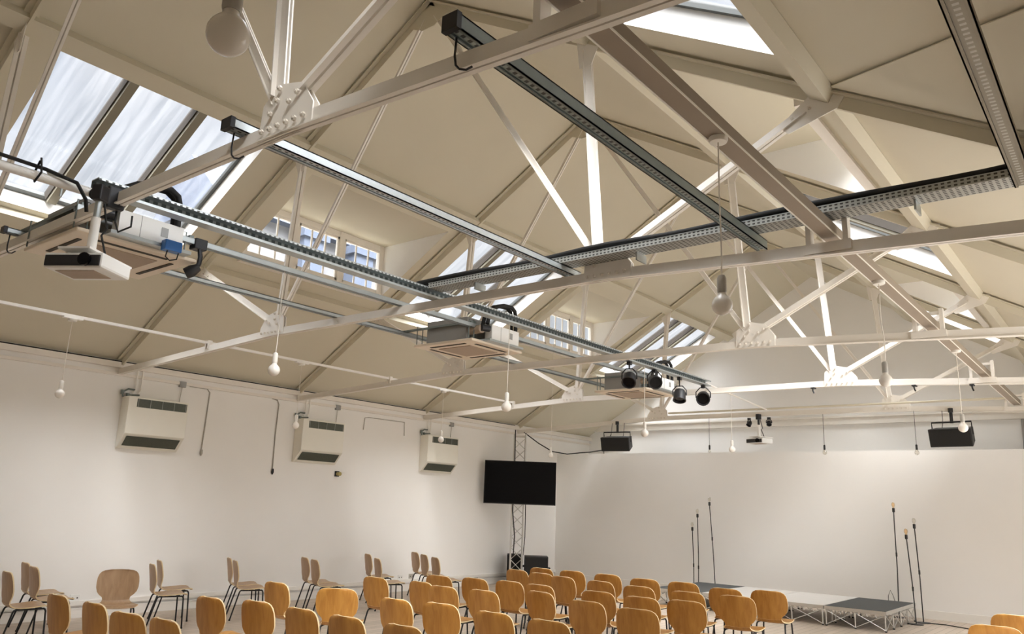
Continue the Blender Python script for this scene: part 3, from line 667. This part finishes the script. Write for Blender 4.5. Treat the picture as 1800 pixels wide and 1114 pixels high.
# ================================================================== PENDANT BULBS
def pendant(label, x, y, zb, ztop, r=.055, sock='socket', bulb='porc', group=None, rose=True, sag=0.0, cordm='cord'):
    t = thing('pendant_bulb', label, 'light bulb', (x, y, zb-r), group)
    if bulb == 'porc': prof = [(.004, -r)]+[(r*math.sin(a), -r*math.cos(a)) for a in [math.pi*i/12 for i in range(1, 10)]]+[(r*.42, r*.98), (r*.36, r*1.25)]
    else: prof = [(.003, -r)]+[(r*math.sin(a), -r*math.cos(a)) for a in [math.pi*i/12 for i in range(1, 8)]]+[(r*.62, r*.95), (r*.42, r*1.5)]
    mb = MB(); mb.lathe(prof, 20, (x, y, zb)); mb.build('bulb', M[bulb], t, smooth=60)
    zs = zb+r*1.2; mb = MB(); rs = .026 if bulb == 'porc' else .020
    mb.lathe([(rs*.9, zs), (rs, zs+.01), (rs, zs+.085), (rs*.75, zs+.10), (.006, zs+.105)], 16, (x, y, 0)); mb.build('socket', M[sock], t, smooth=40)
    n = 8; z0 = zs+.10; pts = [(x+sag*math.sin(math.pi*i/n*2.3)*(1-i/n), y, z0+(ztop-z0)*i/n) for i in range(n+1)]
    mb = MB(); mb.tube(pts, .0045, 6); mb.build('cord', M[cordm], t, smooth=60)
    if rose:
        mb = MB(); mb.lathe([(.05, ztop-.03), (.055, ztop-.02), (.055, ztop)], 16, (x, y, 0)); mb.build('ceiling_rose', M['socket'], t, smooth=40)
    return t
gC, gA, gB = 'opal bulbs under the taupe beam', 'opal bulbs under the long rails', 'opal bulbs on the left lamp track'
pendant('largest opal bulb with grey socket, close to the camera at the top', 4.65, .945, 3.115, ZT-.055, .056, 'socketg', group=gC)
pendant('opal bulb on a long cord in front of the riveted plate of the second truss', 4.65, 4.02, 3.075, ZT-.055, .058, 'socketg', group=gC, sag=.004)
pendant('opal bulb with grey socket right of centre, hanging beside the fourth truss plate', 4.65, 7.53, 3.16, ZT-.055, .058, 'socketg', group=gC, sag=.015)
pendant('opal bulb hanging in front of the right black loudspeaker', 4.65, 11.22, 3.10, ZT-.055, .058, 'socketg', group=gC)
pendant('opal bulb hanging below the near rails, above the gap between first and second heaters', -.15, 4.47, 3.14, ZT, .058, group=gA, rose=False, sag=.01)
pendant('opal bulb hanging in front of the tie of the fourth truss, left of centre', .41, 7.39, 3.10, ZT, .062, group=gA, rose=False)
pendant('opal bulb hanging right of the left loudspeaker', .40, 10.80, 3.10, ZT, .060, group=gA, rose=False)
pendant('small opal bulb hanging against the top edge of the partition, left of far projector', .27, 14.40, 3.128, 4.18, .060, group=gA, rose=False)
pendant('opal bulb at far left hanging from the lamp track before the first wall heater', -4.20, 4.17, 3.095, 4.061, .056, group=gB)
pendant('faint opal bulb hanging just left of the second wall heater', -4.20, 7.75, 3.06, 4.061, .056, group=gB)
pendant('opal bulb hanging in front of the third wall heater', -4.20, 11.12, 3.12, 4.061, .058, group=gB)
pendant('small opal bulb hanging right of the television top corner', -4.20, 14.75, 3.08, ceil_z(4.2), .056, group=gB)
gK = 'black-socket bulbs hanging from the last truss'
pendant('clear bulb in black socket left of the far projector, over the partition', -1.31, 16.86, 3.29, ZG+.01, .035, 'black', 'bulbc', gK, False, 0, 'rubber')
pendant('clear bulb in black socket midway between far projector and right loudspeaker', 1.22, 16.86, 3.24, ZG+.01, .045, 'black', 'bulbc', gK, False, 0, 'rubber')
pendant('clear bulb in black socket close left of the right loudspeaker', 2.95, 16.86, 3.22, chord_z(2.95)+.015, .045, 'black', 'bulbc', gK, False, 0, 'rubber')

# ================================================================== LEFT WALL: HEATERS AND FITTINGS
def heater(y0, label, hw=1.05):
    y1 = y0+hw; x = -W; t = thing('wall_heater', label, 'wall heater', (x, (y0+y1)/2, 2.62), 'fan heaters on the left wall')
    d, zt, zm, zb = .26, 3.47, 2.86, 2.62
    mb = MB(); mb.prism([(x+.002, y0, zt), (x+d, y0, zt), (x+d, y0, zm), (x+.05, y0, zb), (x+.002, y0, zb)], (0, hw, 0)); mb.build('casing', M['heater'], t, bevel=.008)
    g = MB(); g.bx(x+d-.004, x+d+.004, y0+.14, y1-.03, 3.30, 3.44); gg = g.build('outlet_grille', M['hgrille'], t)
    s = MB()
    for i in range(5): yy = y0+.16+(hw-.21)*i/4; s.bx(x+d+.003, x+d+.007, yy-.004, yy+.004, 3.30, 3.44)
    s.build('grille_bar', M['grey'], gg)
    dx, dz = (d-.05), (zm-zb); ln = math.hypot(dx, dz); ux, uz = dx/ln, dz/ln; nx, nz_ = uz, -ux
    a = lambda u, y, o: (x+.05+ux*u+nx*o, y, zb+uz*u+nz_*o)
    g = MB(); g.prism([a(.07, y0+.06, .004), a(ln-.05, y0+.06, .004), a(ln-.05, y1-.06, .004), a(.07, y1-.06, .004)], V(a(0, 0, .006))-V(a(0, 0, 0))); g.build('inlet_grille', M['hgrille'], t)
    v = MB(); v.tube([(x+.05, y0-.02, 3.46), (x+.05, y0-.02, 3.55), (x+.05, y0+.06, 3.60), (x+.05, y0+.17, 3.60)], .016, 8).cyl((x+.05, y0-.03, 3.50), (x+.05, y0-.03, 3.575), .028, 10).cyl((x+.05, y0+.06, 3.47), (x+.05, y0+.06, 3.53), .028, 10).tube([(x+.05, y0+.06, 3.5), (x+.05, y0+.26, 3.52)], .014, 8)
    v.build('valve', M['galv_d'], t, smooth=40)
    for yy in (y0+.18, y0+.27):
        p = MB(); p.tube([(x+.05, yy, 3.93), (x+.05, yy, 3.60), (x+.05, yy-.04, 3.545)], .014, 8); p.build('pipe', M['white'], t, smooth=40)
    p = MB(); p.cyl((x+.03, y1-.06, 3.47), (x+.03, y1-.04, 3.76), .007, 6); p.build('cable', M['socketg'], t)
    b = MB(); b.bx(x, x+.06, y1-.10, y1+.02, 3.76, 3.86); b.build('junction_box', M['grey'], t, bevel=.006)
    return t
heater(6.20, 'cream fan heater on the left wall nearest the camera')
heater(9.70, 'cream fan heater in the middle of the left wall, brass thermostat below it')
heater(13.24, 'cream fan heater farthest along the left wall, nearest the television')
def wallcable(label, pts, plug):
    t = thing('hanging_cable', label, 'cable', (-W, pts[-1][0], pts[-1][1]))
    mb = MB(); mb.tube([(-W+.014, y, z) for y, z in pts], .011, 6); mb.build('cable', M['socketg'], t, smooth=60)
    y, z = pts[-1]; mb = MB(); mb.tube([(-W+.025, y, z+.01), (-W+.025, y, z-.06), (-W+.02, y, z-.10)], [.022, .026, .01], 8); mb.build('plug', M[plug], t, smooth=40)
wallcable('grey cable with a plug hanging down the wall just right of the first heater', [(7.36, 3.80), (7.70, 3.80), (7.76, 3.74), (7.75, 3.2), (7.735, 2.70)], 'socketg')
wallcable('long grey cable with dark plug hanging left of the second heater', [(9.10, 3.80), (9.22, 3.78), (9.26, 3.70), (9.25, 3.1), (9.268, 2.45)], 'black')
t = thing('cable_loop', 'thin grey cable run with short drops on the wall between second and third heaters', 'cable', (-W, 12.1, 3.5))
mb = MB(); mb.tube([(-W+.012, 11.47, 3.42), (-W+.012, 11.49, 3.68), (-W+.012, 11.6, 3.70), (-W+.012, 12.68, 3.705), (-W+.012, 12.70, 3.40)], .008, 6); mb.build('cable', M['socketg'], t, smooth=60)
t = thing('thermostat', 'small brass thermostat on the wall just below the middle heater', 'thermostat', (-W, 10.86, 2.40))
mb = MB(); mb.bx(-W, -W+.03, 10.80, 10.90, 2.39, 2.50); mb.build('plate', M['black'], t)
mb = MB(); mb.cyl((-W+.03, 10.85, 2.445), (-W+.12, 10.85, 2.445), .04, 14); mb.build('dial', M['brass'], t, smooth=40)
for i, (y, z, dark, lab) in enumerate(((5.94, .30, 0, 'white wall socket between the near chairs and the lone facing chair'), (12.88, .30, 0, 'white wall socket behind the farthest row of wall chairs'), (13.22, .31, 1, 'dark wall socket beside a white one behind the farthest wall chairs'), (15.45, .18, 1, 'dark socket low on the wall near the television tower'))):
    t = thing('wall_socket', lab, 'socket', (-W, y, z), 'wall sockets')
    mb = MB(); mb.bx(-W, -W+.012, y-.075, y+.075, z-.05, z+.05); mb.build('plate', M['socketg'] if dark else M['whiteb'], t, bevel=.003)
    for a in (-.035, .035):
        mb = MB(); mb.bx(-W+.012, -W+.016, y+a-.009, y+a+.009, z-.012, z+.008); mb.build('outlet', M['dkgap'], t)
# black cables along the top of the wall
t = tag((lambda b: b.build('wall_cable', M['rubber'], loc=(-W+.06, 7, 4.03), smooth=50))(MB().tube([(-W+.075, -2, 4.035), (-W+.075, 2, 4.033), (-W+.08, 5.9, 4.03), (-W+.075, 6.3, 4.03), (-W+.075, 9.5, 4.03), (-W+.07, 13.0, 4.03), (-W+.075, 16.7, 4.03)], .013, 6)), 'black cable running on the trunking along the top of the left wall', 'cable')

# ================================================================== TELEVISION ON ITS TRUSS TOWER
tvc = V((-5.98, 15.94, 2.50)); rx = V((math.cos(YAW), -math.sin(YAW), 0)).normalized(); ry = V((-rx.y, rx.x, 0))
rot = Matrix((rx, ry, V((0, 0, 1)))).transposed()
LT = lambda a, b, c: tvc+rot @ V((a, b, c))
t = thing('television', 'large black flat television mounted on the white lattice tower', 'television', tuple(tvc-V((0, 0, .53))))
mb = MB(); mb.box(LT(0, .0, 0), (1.80, .055, 1.06), rot); mb.build('housing', M['black'], t, bevel=.006)
mb = MB(); mb.box(LT(0, -.029, .005), (1.77, .006, 1.02), rot); mb.build('screen', M['screen'], t)
mb = MB(); mb.box(LT(0, .06, 0), (.5, .08, .5), rot); mb.build('wall_bracket', M['blackm'], t)
tw = tvc+ry*.28+rx*(-.03); tw.z = 0
t = thing('lattice_tower', 'white aluminium lattice tower holding the television at the corner', 'tower', tuple(tw))
hw = .145; ht = 3.72
cor = [(-hw, -hw), (hw, -hw), (hw, hw), (-hw, hw)]
TW = lambda a, b, z: tw+rot @ V((a, b, z))
for a, b in cor:
    mb = MB(); mb.cyl(TW(a, b, .02), TW(a, b, ht), .024, 10); mb.build('chord', M['alu'], t, smooth=40)
for i in range(4):
    a, b = cor[i], cor[(i+1) % 4]; mb = MB(); n = 13
    for j in range(n):
        z0, z1 = .1+(ht-.2)*j/n, .1+(ht-.2)*(j+1)/n
        p, q_ = (a, b) if j % 2 == 0 else (b, a); mb.cyl(TW(*p, z0), TW(*q_, z1), .010, 6)
    for z in (.08, ht-.05): mb.cyl(TW(*a, z), TW(*b, z), .012, 6)
    mb.build('lattice', M['alu'], t)
mb = MB(); mb.box(TW(0, 0, .01), (.6, .6, .02), rot); mb.build('base_plate', M['alu'], t)
mb = MB(); mb.tube([TW(-.13, -.17, ht+.1), TW(-.12, -.175, 3.0), TW(-.13, -.17, 1.8), TW(-.06, -.17, 1.2), TW(-.08, -.17, .72)], .014, 6).tube([TW(.19, -.1, 2.0), TW(.20, -.1, 1.2), TW(.17, -.1, .75)], .010, 6); mb.build('cable', M['rubber'], t, smooth=50)
def floor_speaker(label, c, w, d, h):
    t = thing('floor_speaker', label, 'loudspeaker', tuple(c), 'speakers on the floor by the tower')
    L = lambda a, b, z: c+rot @ V((a, b, z))
    mb = MB(); mb.box(L(0, 0, h/2+.02), (w, d, h), rot); mb.build('cabinet', M['black'], t, bevel=.015)
    mb = MB(); mb.box(L(0, -d/2-.006, h/2+.02), (w*.92, .012, h*.9), rot); mb.build('grille', M['rubber'], t)
    for a in (-1, 1):
        for b in (-1, 1):
            mb = MB(); mb.cyl(L(a*w*.42, b*d*.4, 0), L(a*w*.42, b*d*.4, .025), .02, 8); mb.build('foot', M['rubber'], t)
    mb = MB(); mb.tube([L(w/2, -.12, h*.62), L(w/2+.05, -.12, h*.64), L(w/2+.05, .12, h*.64), L(w/2, .12, h*.62)], .018, 6); mb.build('handle', M['blackm'], t, smooth=40)
floor_speaker('wide black floor speaker standing right of the lattice tower', tw+rx*.50+ry*.02, .58, .5, .72)
floor_speaker('small black floor speaker seen through the lattice tower foot', tw+rx*(-.02)+ry*.52, .40, .4, .72)
t = tag((lambda b: b.build('drooping_cable', M['rubber'], loc=(-6, 17, 3.3), smooth=50))(MB().tube([(-6.62, 16.86, 3.86), (-6.3, 17.1, 3.58), (-6.05, 17.4, 3.38), (-5.85, 17.8, 3.34), (-5.8, 18.4, 3.42), (-5.82, 18.87, 3.47), (-5.7, 19.6, 3.6)], .016, 6)), 'black cable drooping from the last truss behind the television to the partition top', 'cable')
t = tag((lambda b: b.build('cable_bundle', M['rubber'], loc=(-5, 18.9, 3.8), smooth=50))(MB().tube([(-6.0, 20.3, 4.1), (-5.2, 18.9, 3.86), (-4.5, 17.4, 3.72), (-4.05, 16.86, 3.60)], .014, 6).tube([(-6.0, 20.32, 4.0), (-5.2, 18.95, 3.80), (-4.6, 17.6, 3.62), (-4.05, 16.9, 3.55)], .014, 6).tube([(-6.3, 20.4, 4.1), (-6.25, 20.3, 3.7), (-6.2, 20.25, 3.3)], .010, 6)), 'black cables running from the gable wall to the left loudspeaker', 'cable')
tag((lambda b: b.build('wall_conduit', M['grey'], loc=(4.4, 20.4, 3.2), smooth=50))(MB().tube([(4.38, 20.44, 4.2), (4.37, 20.44, 3.6), (4.30, 20.44, 2.9)], .035, 8)), 'dark grey conduit dropping down the gable wall at the right edge', 'pipe')

# ================================================================== STAGE
xs = [-2.20, -1.06, .16, 1.37, 2.46]; ya, yb_ = 15.80, 18.07; zt = .35
SLAB = ['dark-topped stage platform at the left end, beside the left floor lamps', 'pale-topped stage platform next to the left dark one', 'pale-topped stage platform next to the right dark one', 'dark-topped stage platform at the right end of the stage']
for i in range(4):
    x0, x1 = xs[i]+.002, xs[i+1]-.002; dark = i in (0, 3)
    t = thing('stage_platform', SLAB[i], 'stage platform', ((x0+x1)/2, (ya+yb_)/2, 0), 'stage platforms')
    MB().bx(x0+.012, x1-.012, ya+.012, yb_-.012, zt-.03, zt+.003).build('deck', M['carpet'] if dark else M['deck'], t)
    mb = MB(); mb.bx(x0, x1, ya, ya+.012, zt-.06, zt).bx(x0, x1, yb_-.012, yb_, zt-.06, zt).bx(x0, x0+.012, ya, yb_, zt-.06, zt).bx(x1-.012, x1, ya, yb_, zt-.06, zt); mb.build('frame', M['alu'], t)
    nx = 2; ny = 4
    lx = [x0+.03+(x1-x0-.06)*a/nx for a in range(nx+1)]; ly = [ya+.03+(yb_-ya-.06)*b/ny for b in range(ny+1)]
    for a, xx in enumerate(lx):
        for b, yy in enumerate(ly):
            if 0 < a < nx and 0 < b < ny: continue
            mb = MB(); mb.cyl((xx, yy, .015), (xx, yy, zt-.05), .012, 8); l = mb.build('leg', M['alu'], t)
            mb = MB(); mb.cyl((xx, yy, 0), (xx, yy, .022), .020, 8); mb.build('rubber_foot', M['rubber'], l)
    for a in range(nx):
        for yy in (ly[0]-.008, ly[-1]+.008):
            mb = MB(); mb.cyl((lx[a], yy, zt-.07), (lx[a+1], yy, .03), .007, 6).cyl((lx[a], yy+.012, .03), (lx[a+1], yy+.012, zt-.07), .007, 6); mb.build('cross_brace', M['alu'], t)
    if i in (0, 3):
        xx = lx[0]-.008 if i == 0 else lx[-1]+.008
        for b in range(ny):
            mb = MB(); mb.cyl((xx, ly[b], zt-.07), (xx, ly[b+1], .03), .007, 6).cyl((xx, ly[b], .03), (xx, ly[b+1], zt-.07), .007, 6); mb.build('cross_brace', M['alu'], t)
    mb = MB()
    for j in range(7):
        xx = x0+.08+(x1-x0-.16)*j/6
        mb.tube([(xx-.05, ya+.05, zt-.07), (xx-.02, ya+.06, zt-.11), (xx+.03, ya+.05, zt-.075), (xx+.05, ya+.06, zt-.12)], .009, 6)
    mb.build('folding_link', M['alu'], t)

# ================================================================== FLOOR LAMPS
def lamp(label, base, top, sw, glass='bulbc'):
    b, p = V(base), V(top); t = thing('floor_lamp', label, 'floor lamp', base, 'slender black floor lamps by the stage')
    mb = MB(); mb.lathe([(.13, 0), (.13, .012), (.02, .02)], 24, b); mb.build('base', M['blackm'], t, smooth=40)
    k = b.lerp(p, .45)+V((.012, 0, 0))
    mb = MB(); mb.tube([b+V((0, 0, .015)), k, p], .011, 8); mb.build('rod', M['blackm'], t, smooth=60)
    mb = MB(); q = b.lerp(p, sw); mb.cyl(q+V((.014, -.01, -.04)), q+V((.014, -.01, .04)), .018, 8); mb.build('switch', M['black'], t)
    mb = MB(); mb.lathe([(.016, -.05), (.027, -.04), (.027, .035), (.02, .04)], 14, p); mb.build('socket', M['black'], t, smooth=40)
    r = .036; mb = MB(); mb.lathe([(.014, .035), (.018, .05), (r, .095), (r*.95, .125), (r*.6, .15), (.004, .158)], 16, p); mb.build('bulb', M[glass], t, smooth=60)
lamp('slender black floor lamp, shortest of the left trio', (-2.50, 18.42, 0), (-2.507, 18.4, 1.55), .45)
lamp('slender black floor lamp, middle height in the left trio', (-2.43, 18.52, 0), (-2.366, 18.4, 1.87), .35)
lamp('slender black floor lamp, tallest of the left trio', (-1.955, 18.45, 0), (-2.047, 18.4, 2.16), .62)
lamp('slender black floor lamp with amber bulb, tallest of the right trio', (2.045, 18.45, 0), (2.095, 18.4, 2.15), .58, 'bulba')
lamp('slender black floor lamp, shortest of the right trio, at the stage corner', (2.555, 17.55, 0), (2.47, 17.65, 1.63), .40, 'bulba')
lamp('slender black floor lamp, middle height, rightmost beside the stage', (2.60, 17.95, 0), (2.61, 17.75, 1.84), .52)
tag((lambda b: b.build('lamp_cable', M['rubber'], loc=(3.4, 18, 0), smooth=50))(MB().tube([(2.6, 17.9, .012), (3.0, 17.95, .012), (3.6, 17.6, .012), (4.3, 17.3, .012), (5.2, 17.1, .012)], .010, 6)), 'black cable lying on the floor right of the stage lamps', 'cable')
tag((lambda b: b.build('lamp_cable', M['rubber'], loc=(1.9, 18.4, 0), smooth=50))(MB().tube([(2.05, 18.5, .02), (1.95, 18.5, .40), (1.90, 18.5, .52), (1.85, 18.5, .40), (1.84, 18.5, .02)], .006, 6)), 'thin black wire looping up beside the amber-bulbed lamp behind the stage', 'cable')

# ================================================================== CHAIRS
KC = 1.095
def make_chair(veneer, name='plywood_chair'):
    t = bpy.data.objects.new(name, None); COL.objects.link(t); t.empty_display_size = .1; t.scale = (KC, KC, KC)
    # side profile of the bent shell: (y, z, half width)
    pr_ = [(.225, .425, .17), (.222, .437, .195), (.20, .446, .212), (.14, .447, .225), (.06, .440, .228), (-.02, .433, .225), (-.09, .430, .212),
           (-.145, .434, .185), (-.180, .450, .160), (-.198, .475, .150), (-.207, .505, .158), (-.214, .535, .195), (-.221, .57, .222), (-.230, .62, .236),
           (-.240, .68, .238), (-.250, .735, .232), (-.258, .772, .219), (-.263, .797, .198), (-.266, .814, .162), (-.268, .823, .100)]
    def shell(a, b, nm):
        NX = 10; th = .0065; P = pr_[a:b+1]; nrm = []
        for i in range(len(P)):
            p, q = P[max(i-1, 0)], P[min(i+1, len(P)-1)]; d = V((0, q[0]-p[0], q[1]-p[1])).normalized(); nrm.append(V((0, -d.z, d.y)) if True else None)
        mb = MB(); top = []; bot = []
        for i, (y, z, w) in enumerate(P):
            k = a+i; back = max(0, min(1, (k-9)/4)); 
            for j in range(NX+1):
                u = -1+2*j/NX; cv = (.030*back*u*u if back else 0); dip = -.010*(1-back)*(1-u*u)
                p = V((u*w, y+cv, z+dip)); top.append(p+nrm[i]*th); bot.append(p-nrm[i]*th)
        n = len(P); st = NX+1; mb.v = top+bot; N = len(top)
        def f(q, mi): mb.f.append(q); mb.mi.append(mi)
        for i in range(n-1):
            for j in range(NX):
                f([i*st+j, i*st+j+1, (i+1)*st+j+1, (i+1)*st+j], 0); f([N+i*st+j, N+(i+1)*st+j, N+(i+1)*st+j+1, N+i*st+j+1], 0)
            f([i*st, (i+1)*st, N+(i+1)*st, N+i*st], 1); f([i*st+NX, N+i*st+NX, N+(i+1)*st+NX, (i+1)*st+NX], 1)
        for j in range(NX):
            f([j, N+j, N+j+1, j+1], 1); e_ = (n-1)*st; f([e_+j, e_+j+1, N+e_+j+1, N+e_+j], 1)
        return mb.build(nm, [M[veneer], M['edge']], t, smooth=38)
    shell(0, 9, 'seat'); shell(9, len(pr_)-1, 'backrest')
    for s in (-1, 1):
        x = s*.175
        mb = MB(); mb.tube([(x, .155, .412), (x+s*.004, .168, .404), (x+s*.008, .176, .385), (x+s*.028, .195, .006)], .0105, 8); l = mb.build('leg', M['leg'], t, smooth=50)
        mb = MB(); mb.cyl((x+s*.028, .195, 0), (x+s*.028, .195, .02), .013, 8); mb.build('foot', M['rubber'], l)
        mb = MB(); mb.tube([(x, -.135, .412), (x+s*.004, -.150, .404), (x+s*.006, -.160, .385), (x+s*.032, -.262, .006)], .0105, 8); l = mb.build('leg', M['leg'], t, smooth=50)
        mb = MB(); mb.cyl((x+s*.032, -.262, 0), (x+s*.032, -.262, .02), .013, 8); mb.build('foot', M['rubber'], l)
        mb = MB(); mb.cyl((x, -.14, .412), (x, .16, .412), .0105, 8); mb.build('side_rail', M['leg'], t, smooth=50)
    mb = MB(); mb.cyl((-.175, .02, .410), (.175, .02, .410), .010, 8); mb.bx(-.19, -.14, .09, .13, .408, .428).bx(.14, .19, .09, .13, .408, .428); mb.build('cross_rail', M['leg'], t, smooth=50)
    return t
ROWS = {1: [('a', -3.08, 4.03, 0), ('b', -2.24, 4.04, 0), ('c', -1.40, 3.97, 8), ('d', -.84, 4.04, 0)],
        2: [('e', -2.05, 5.23, 2), ('f', -1.48, 5.46, 4), ('h', -.73, 5.48, 0), ('j', -.01, 5.48, 0), ('m', .74, 5.53, 0)],
        3: [('g', -3.02, 6.80, 0), ('i', -1.99, 7.02, 34), ('l', -.79, 6.89, 0), ('q', -.19, 7.03, 4), ('aa', .66, 6.96, 0), ('ab', 1.40, 6.95, 0)],
        4: [('k', -2.92, 8.49, 0), ('n', -2.09, 8.62, -6), ('p', -1.48, 8.44, 2), ('s', -.84, 8.55, 0), ('z', -.31, 9.12, -10), ('ag', .69, 8.75, 0), ('ak', 1.49, 8.61, 4)],
        5: [('o', -2.64, 9.58, 2), ('r', -2.06, 9.78, 0), ('t', -1.47, 9.91, 0), ('y', -.88, 9.88, 0), ('af', .14, 9.89, 2), ('aj', .87, 9.81, 2), ('an', 1.45, 9.96, 2)],
        6: [('u', -2.75, 11.74, -6), ('w', -2.09, 11.57, 0), ('x', -1.50, 11.38, -8), ('ad', -.70, 11.28, -6), ('ai', .09, 11.12, 0), ('am', .92, 11.07, 3), ('ap', 1.61, 11.21, 4)],
        7: [('v', -2.77, 12.51, 0), ('ac', -2.10, 12.55, 2), ('ae', -1.35, 12.56, 2), ('ah', -.51, 12.39, 4), ('al', .17, 12.46, 4), ('ao', 1.05, 12.12, 2), ('aq', 1.61, 12.44, 6)]}
RN = {1: 'row nearest the camera', 2: 'second row from the camera', 3: 'third row from the camera', 4: 'middle row of seven', 5: 'third row from the stage', 6: 'second row from the stage', 7: 'row nearest the stage'}
ON = ['leftmost', 'second from left', 'third from left', 'fourth from left', 'fifth from left', 'sixth from left', 'rightmost']
proto = None; DY = .262*KC   # back edge sits this far behind the chair centre
def put(src, x, y, face, label, group, z=0):
    """x, y of the top of the backrest; face in degrees from the stage direction, positive to the right"""
    a = -R(face); cx = x-math.sin(a)*DY; cy = y+math.cos(a)*DY
    if 'label' not in src:
        src.location = (cx, cy, z); src.rotation_euler = (0, 0, a); tag(src, label, 'chair', group); return src
    return dup(src, (cx, cy, z), a, label, group)
oak = make_chair('oak')
for r, L in ROWS.items():
    L = sorted(L, key=lambda q: q[1])
    for i, (n, x, y, face) in enumerate(L):
        pos = 'rightmost' if i == len(L)-1 else ON[i]
        if n == 'i': pos += ', turned away'
        put(oak, CAMP.x+(x-CAMP.x)*.9295, y*.9295, -face, 'orange plywood chair seen from behind, %s, %s' % (RN[r], pos), 'orange plywood audience chairs')
put(oak, 4.95, 11.55, -6, 'orange oak plywood chair at the right edge, the farther of two', 'orange plywood audience chairs')
put(oak, 4.93, 10.15, -4, 'orange oak plywood chair at the bottom right corner, the nearer of two', 'orange plywood audience chairs')
pale = make_chair('oak2')
GP = 'pale plywood chairs by the left wall'
WALLC = [(-5.05, 4.22, 6, 0, 'pale plywood chair cut by the left edge of the picture'),
  (-6.30, 4.90, 8, 0, 'pale plywood chair on the wall side in the first wall row from the left'),
  (-5.62, 4.75, 8, 0, 'pale plywood chair standing away from the wall, first wall row beside the socket'),
  (-5.98, 6.72, 20, 0, 'pale plywood chair on the wall side just right of the lone facing chair'),
  (-5.40, 6.30, 18, 0, 'pale plywood chair in front, just right of the lone facing chair'),
  (-6.02, 7.98, 25, 0, 'pale plywood chair on the wall side, middle wall row'),
  (-5.50, 7.76, 25, 0, 'pale plywood chair in front, middle wall row below the near heater'),
  (-5.68, 9.28, 22, 0, 'pale plywood chair on the wall side, row under the middle heater'),
  (-5.17, 9.10, 22, 0, 'pale plywood chair standing in front, row under the middle heater'),
  (-5.98, 11.04, 26, 0, 'pale plywood chair on the wall side, second row from the far end'),
  (-5.00, 10.40, 28, 0, 'pale plywood chair standing out, second wall row from the far end'),
  (-6.05, 12.42, 26, 0, 'pale plywood chair on the wall side, farthest wall row'),
  (-5.44, 12.07, 28, 0, 'pale plywood chair in the middle of the farthest wall row'),
  (-4.77, 11.70, 28, 0, 'pale plywood chair farthest out from the wall, farthest wall row')]
for x, y, f, z, lab in WALLC: put(pale, x, y, f, lab, GP, 0)
put(pale, -4.74, 5.52, 112, 'lone plywood chair facing the camera below the near wall heater', GP)

# ================================================================== OUTSIDE THE WINDOWS
t = thing('neighbour_building', 'white brick building with slate roof seen through the dormer windows', 'building', (-17, 13, 0))
MB().bx(-20, -16, 12.8, 19.5, 0, 11.0).build('wall', M['render'], t)
mb = MB(); mb.prism([(-20.4, 12.5, 11), (-15.6, 12.5, 11), (-18, 12.5, 13.2)], (0, 7.3, 0)); mb.build('roof', M['slate'], t)
for y in (15.4, 17.6):
    mb = MB(); mb.bx(-16.0, -15.2, y, y+.9, 7, 10.6).prism([(-16.1, y-.1, 10.6), (-15.1, y-.1, 10.6), (-15.1, y+1.0, 10.6), (-16.1, y+1.0, 10.6)], (0, 0, .3)); mb.build('turret', M['slate'], t)
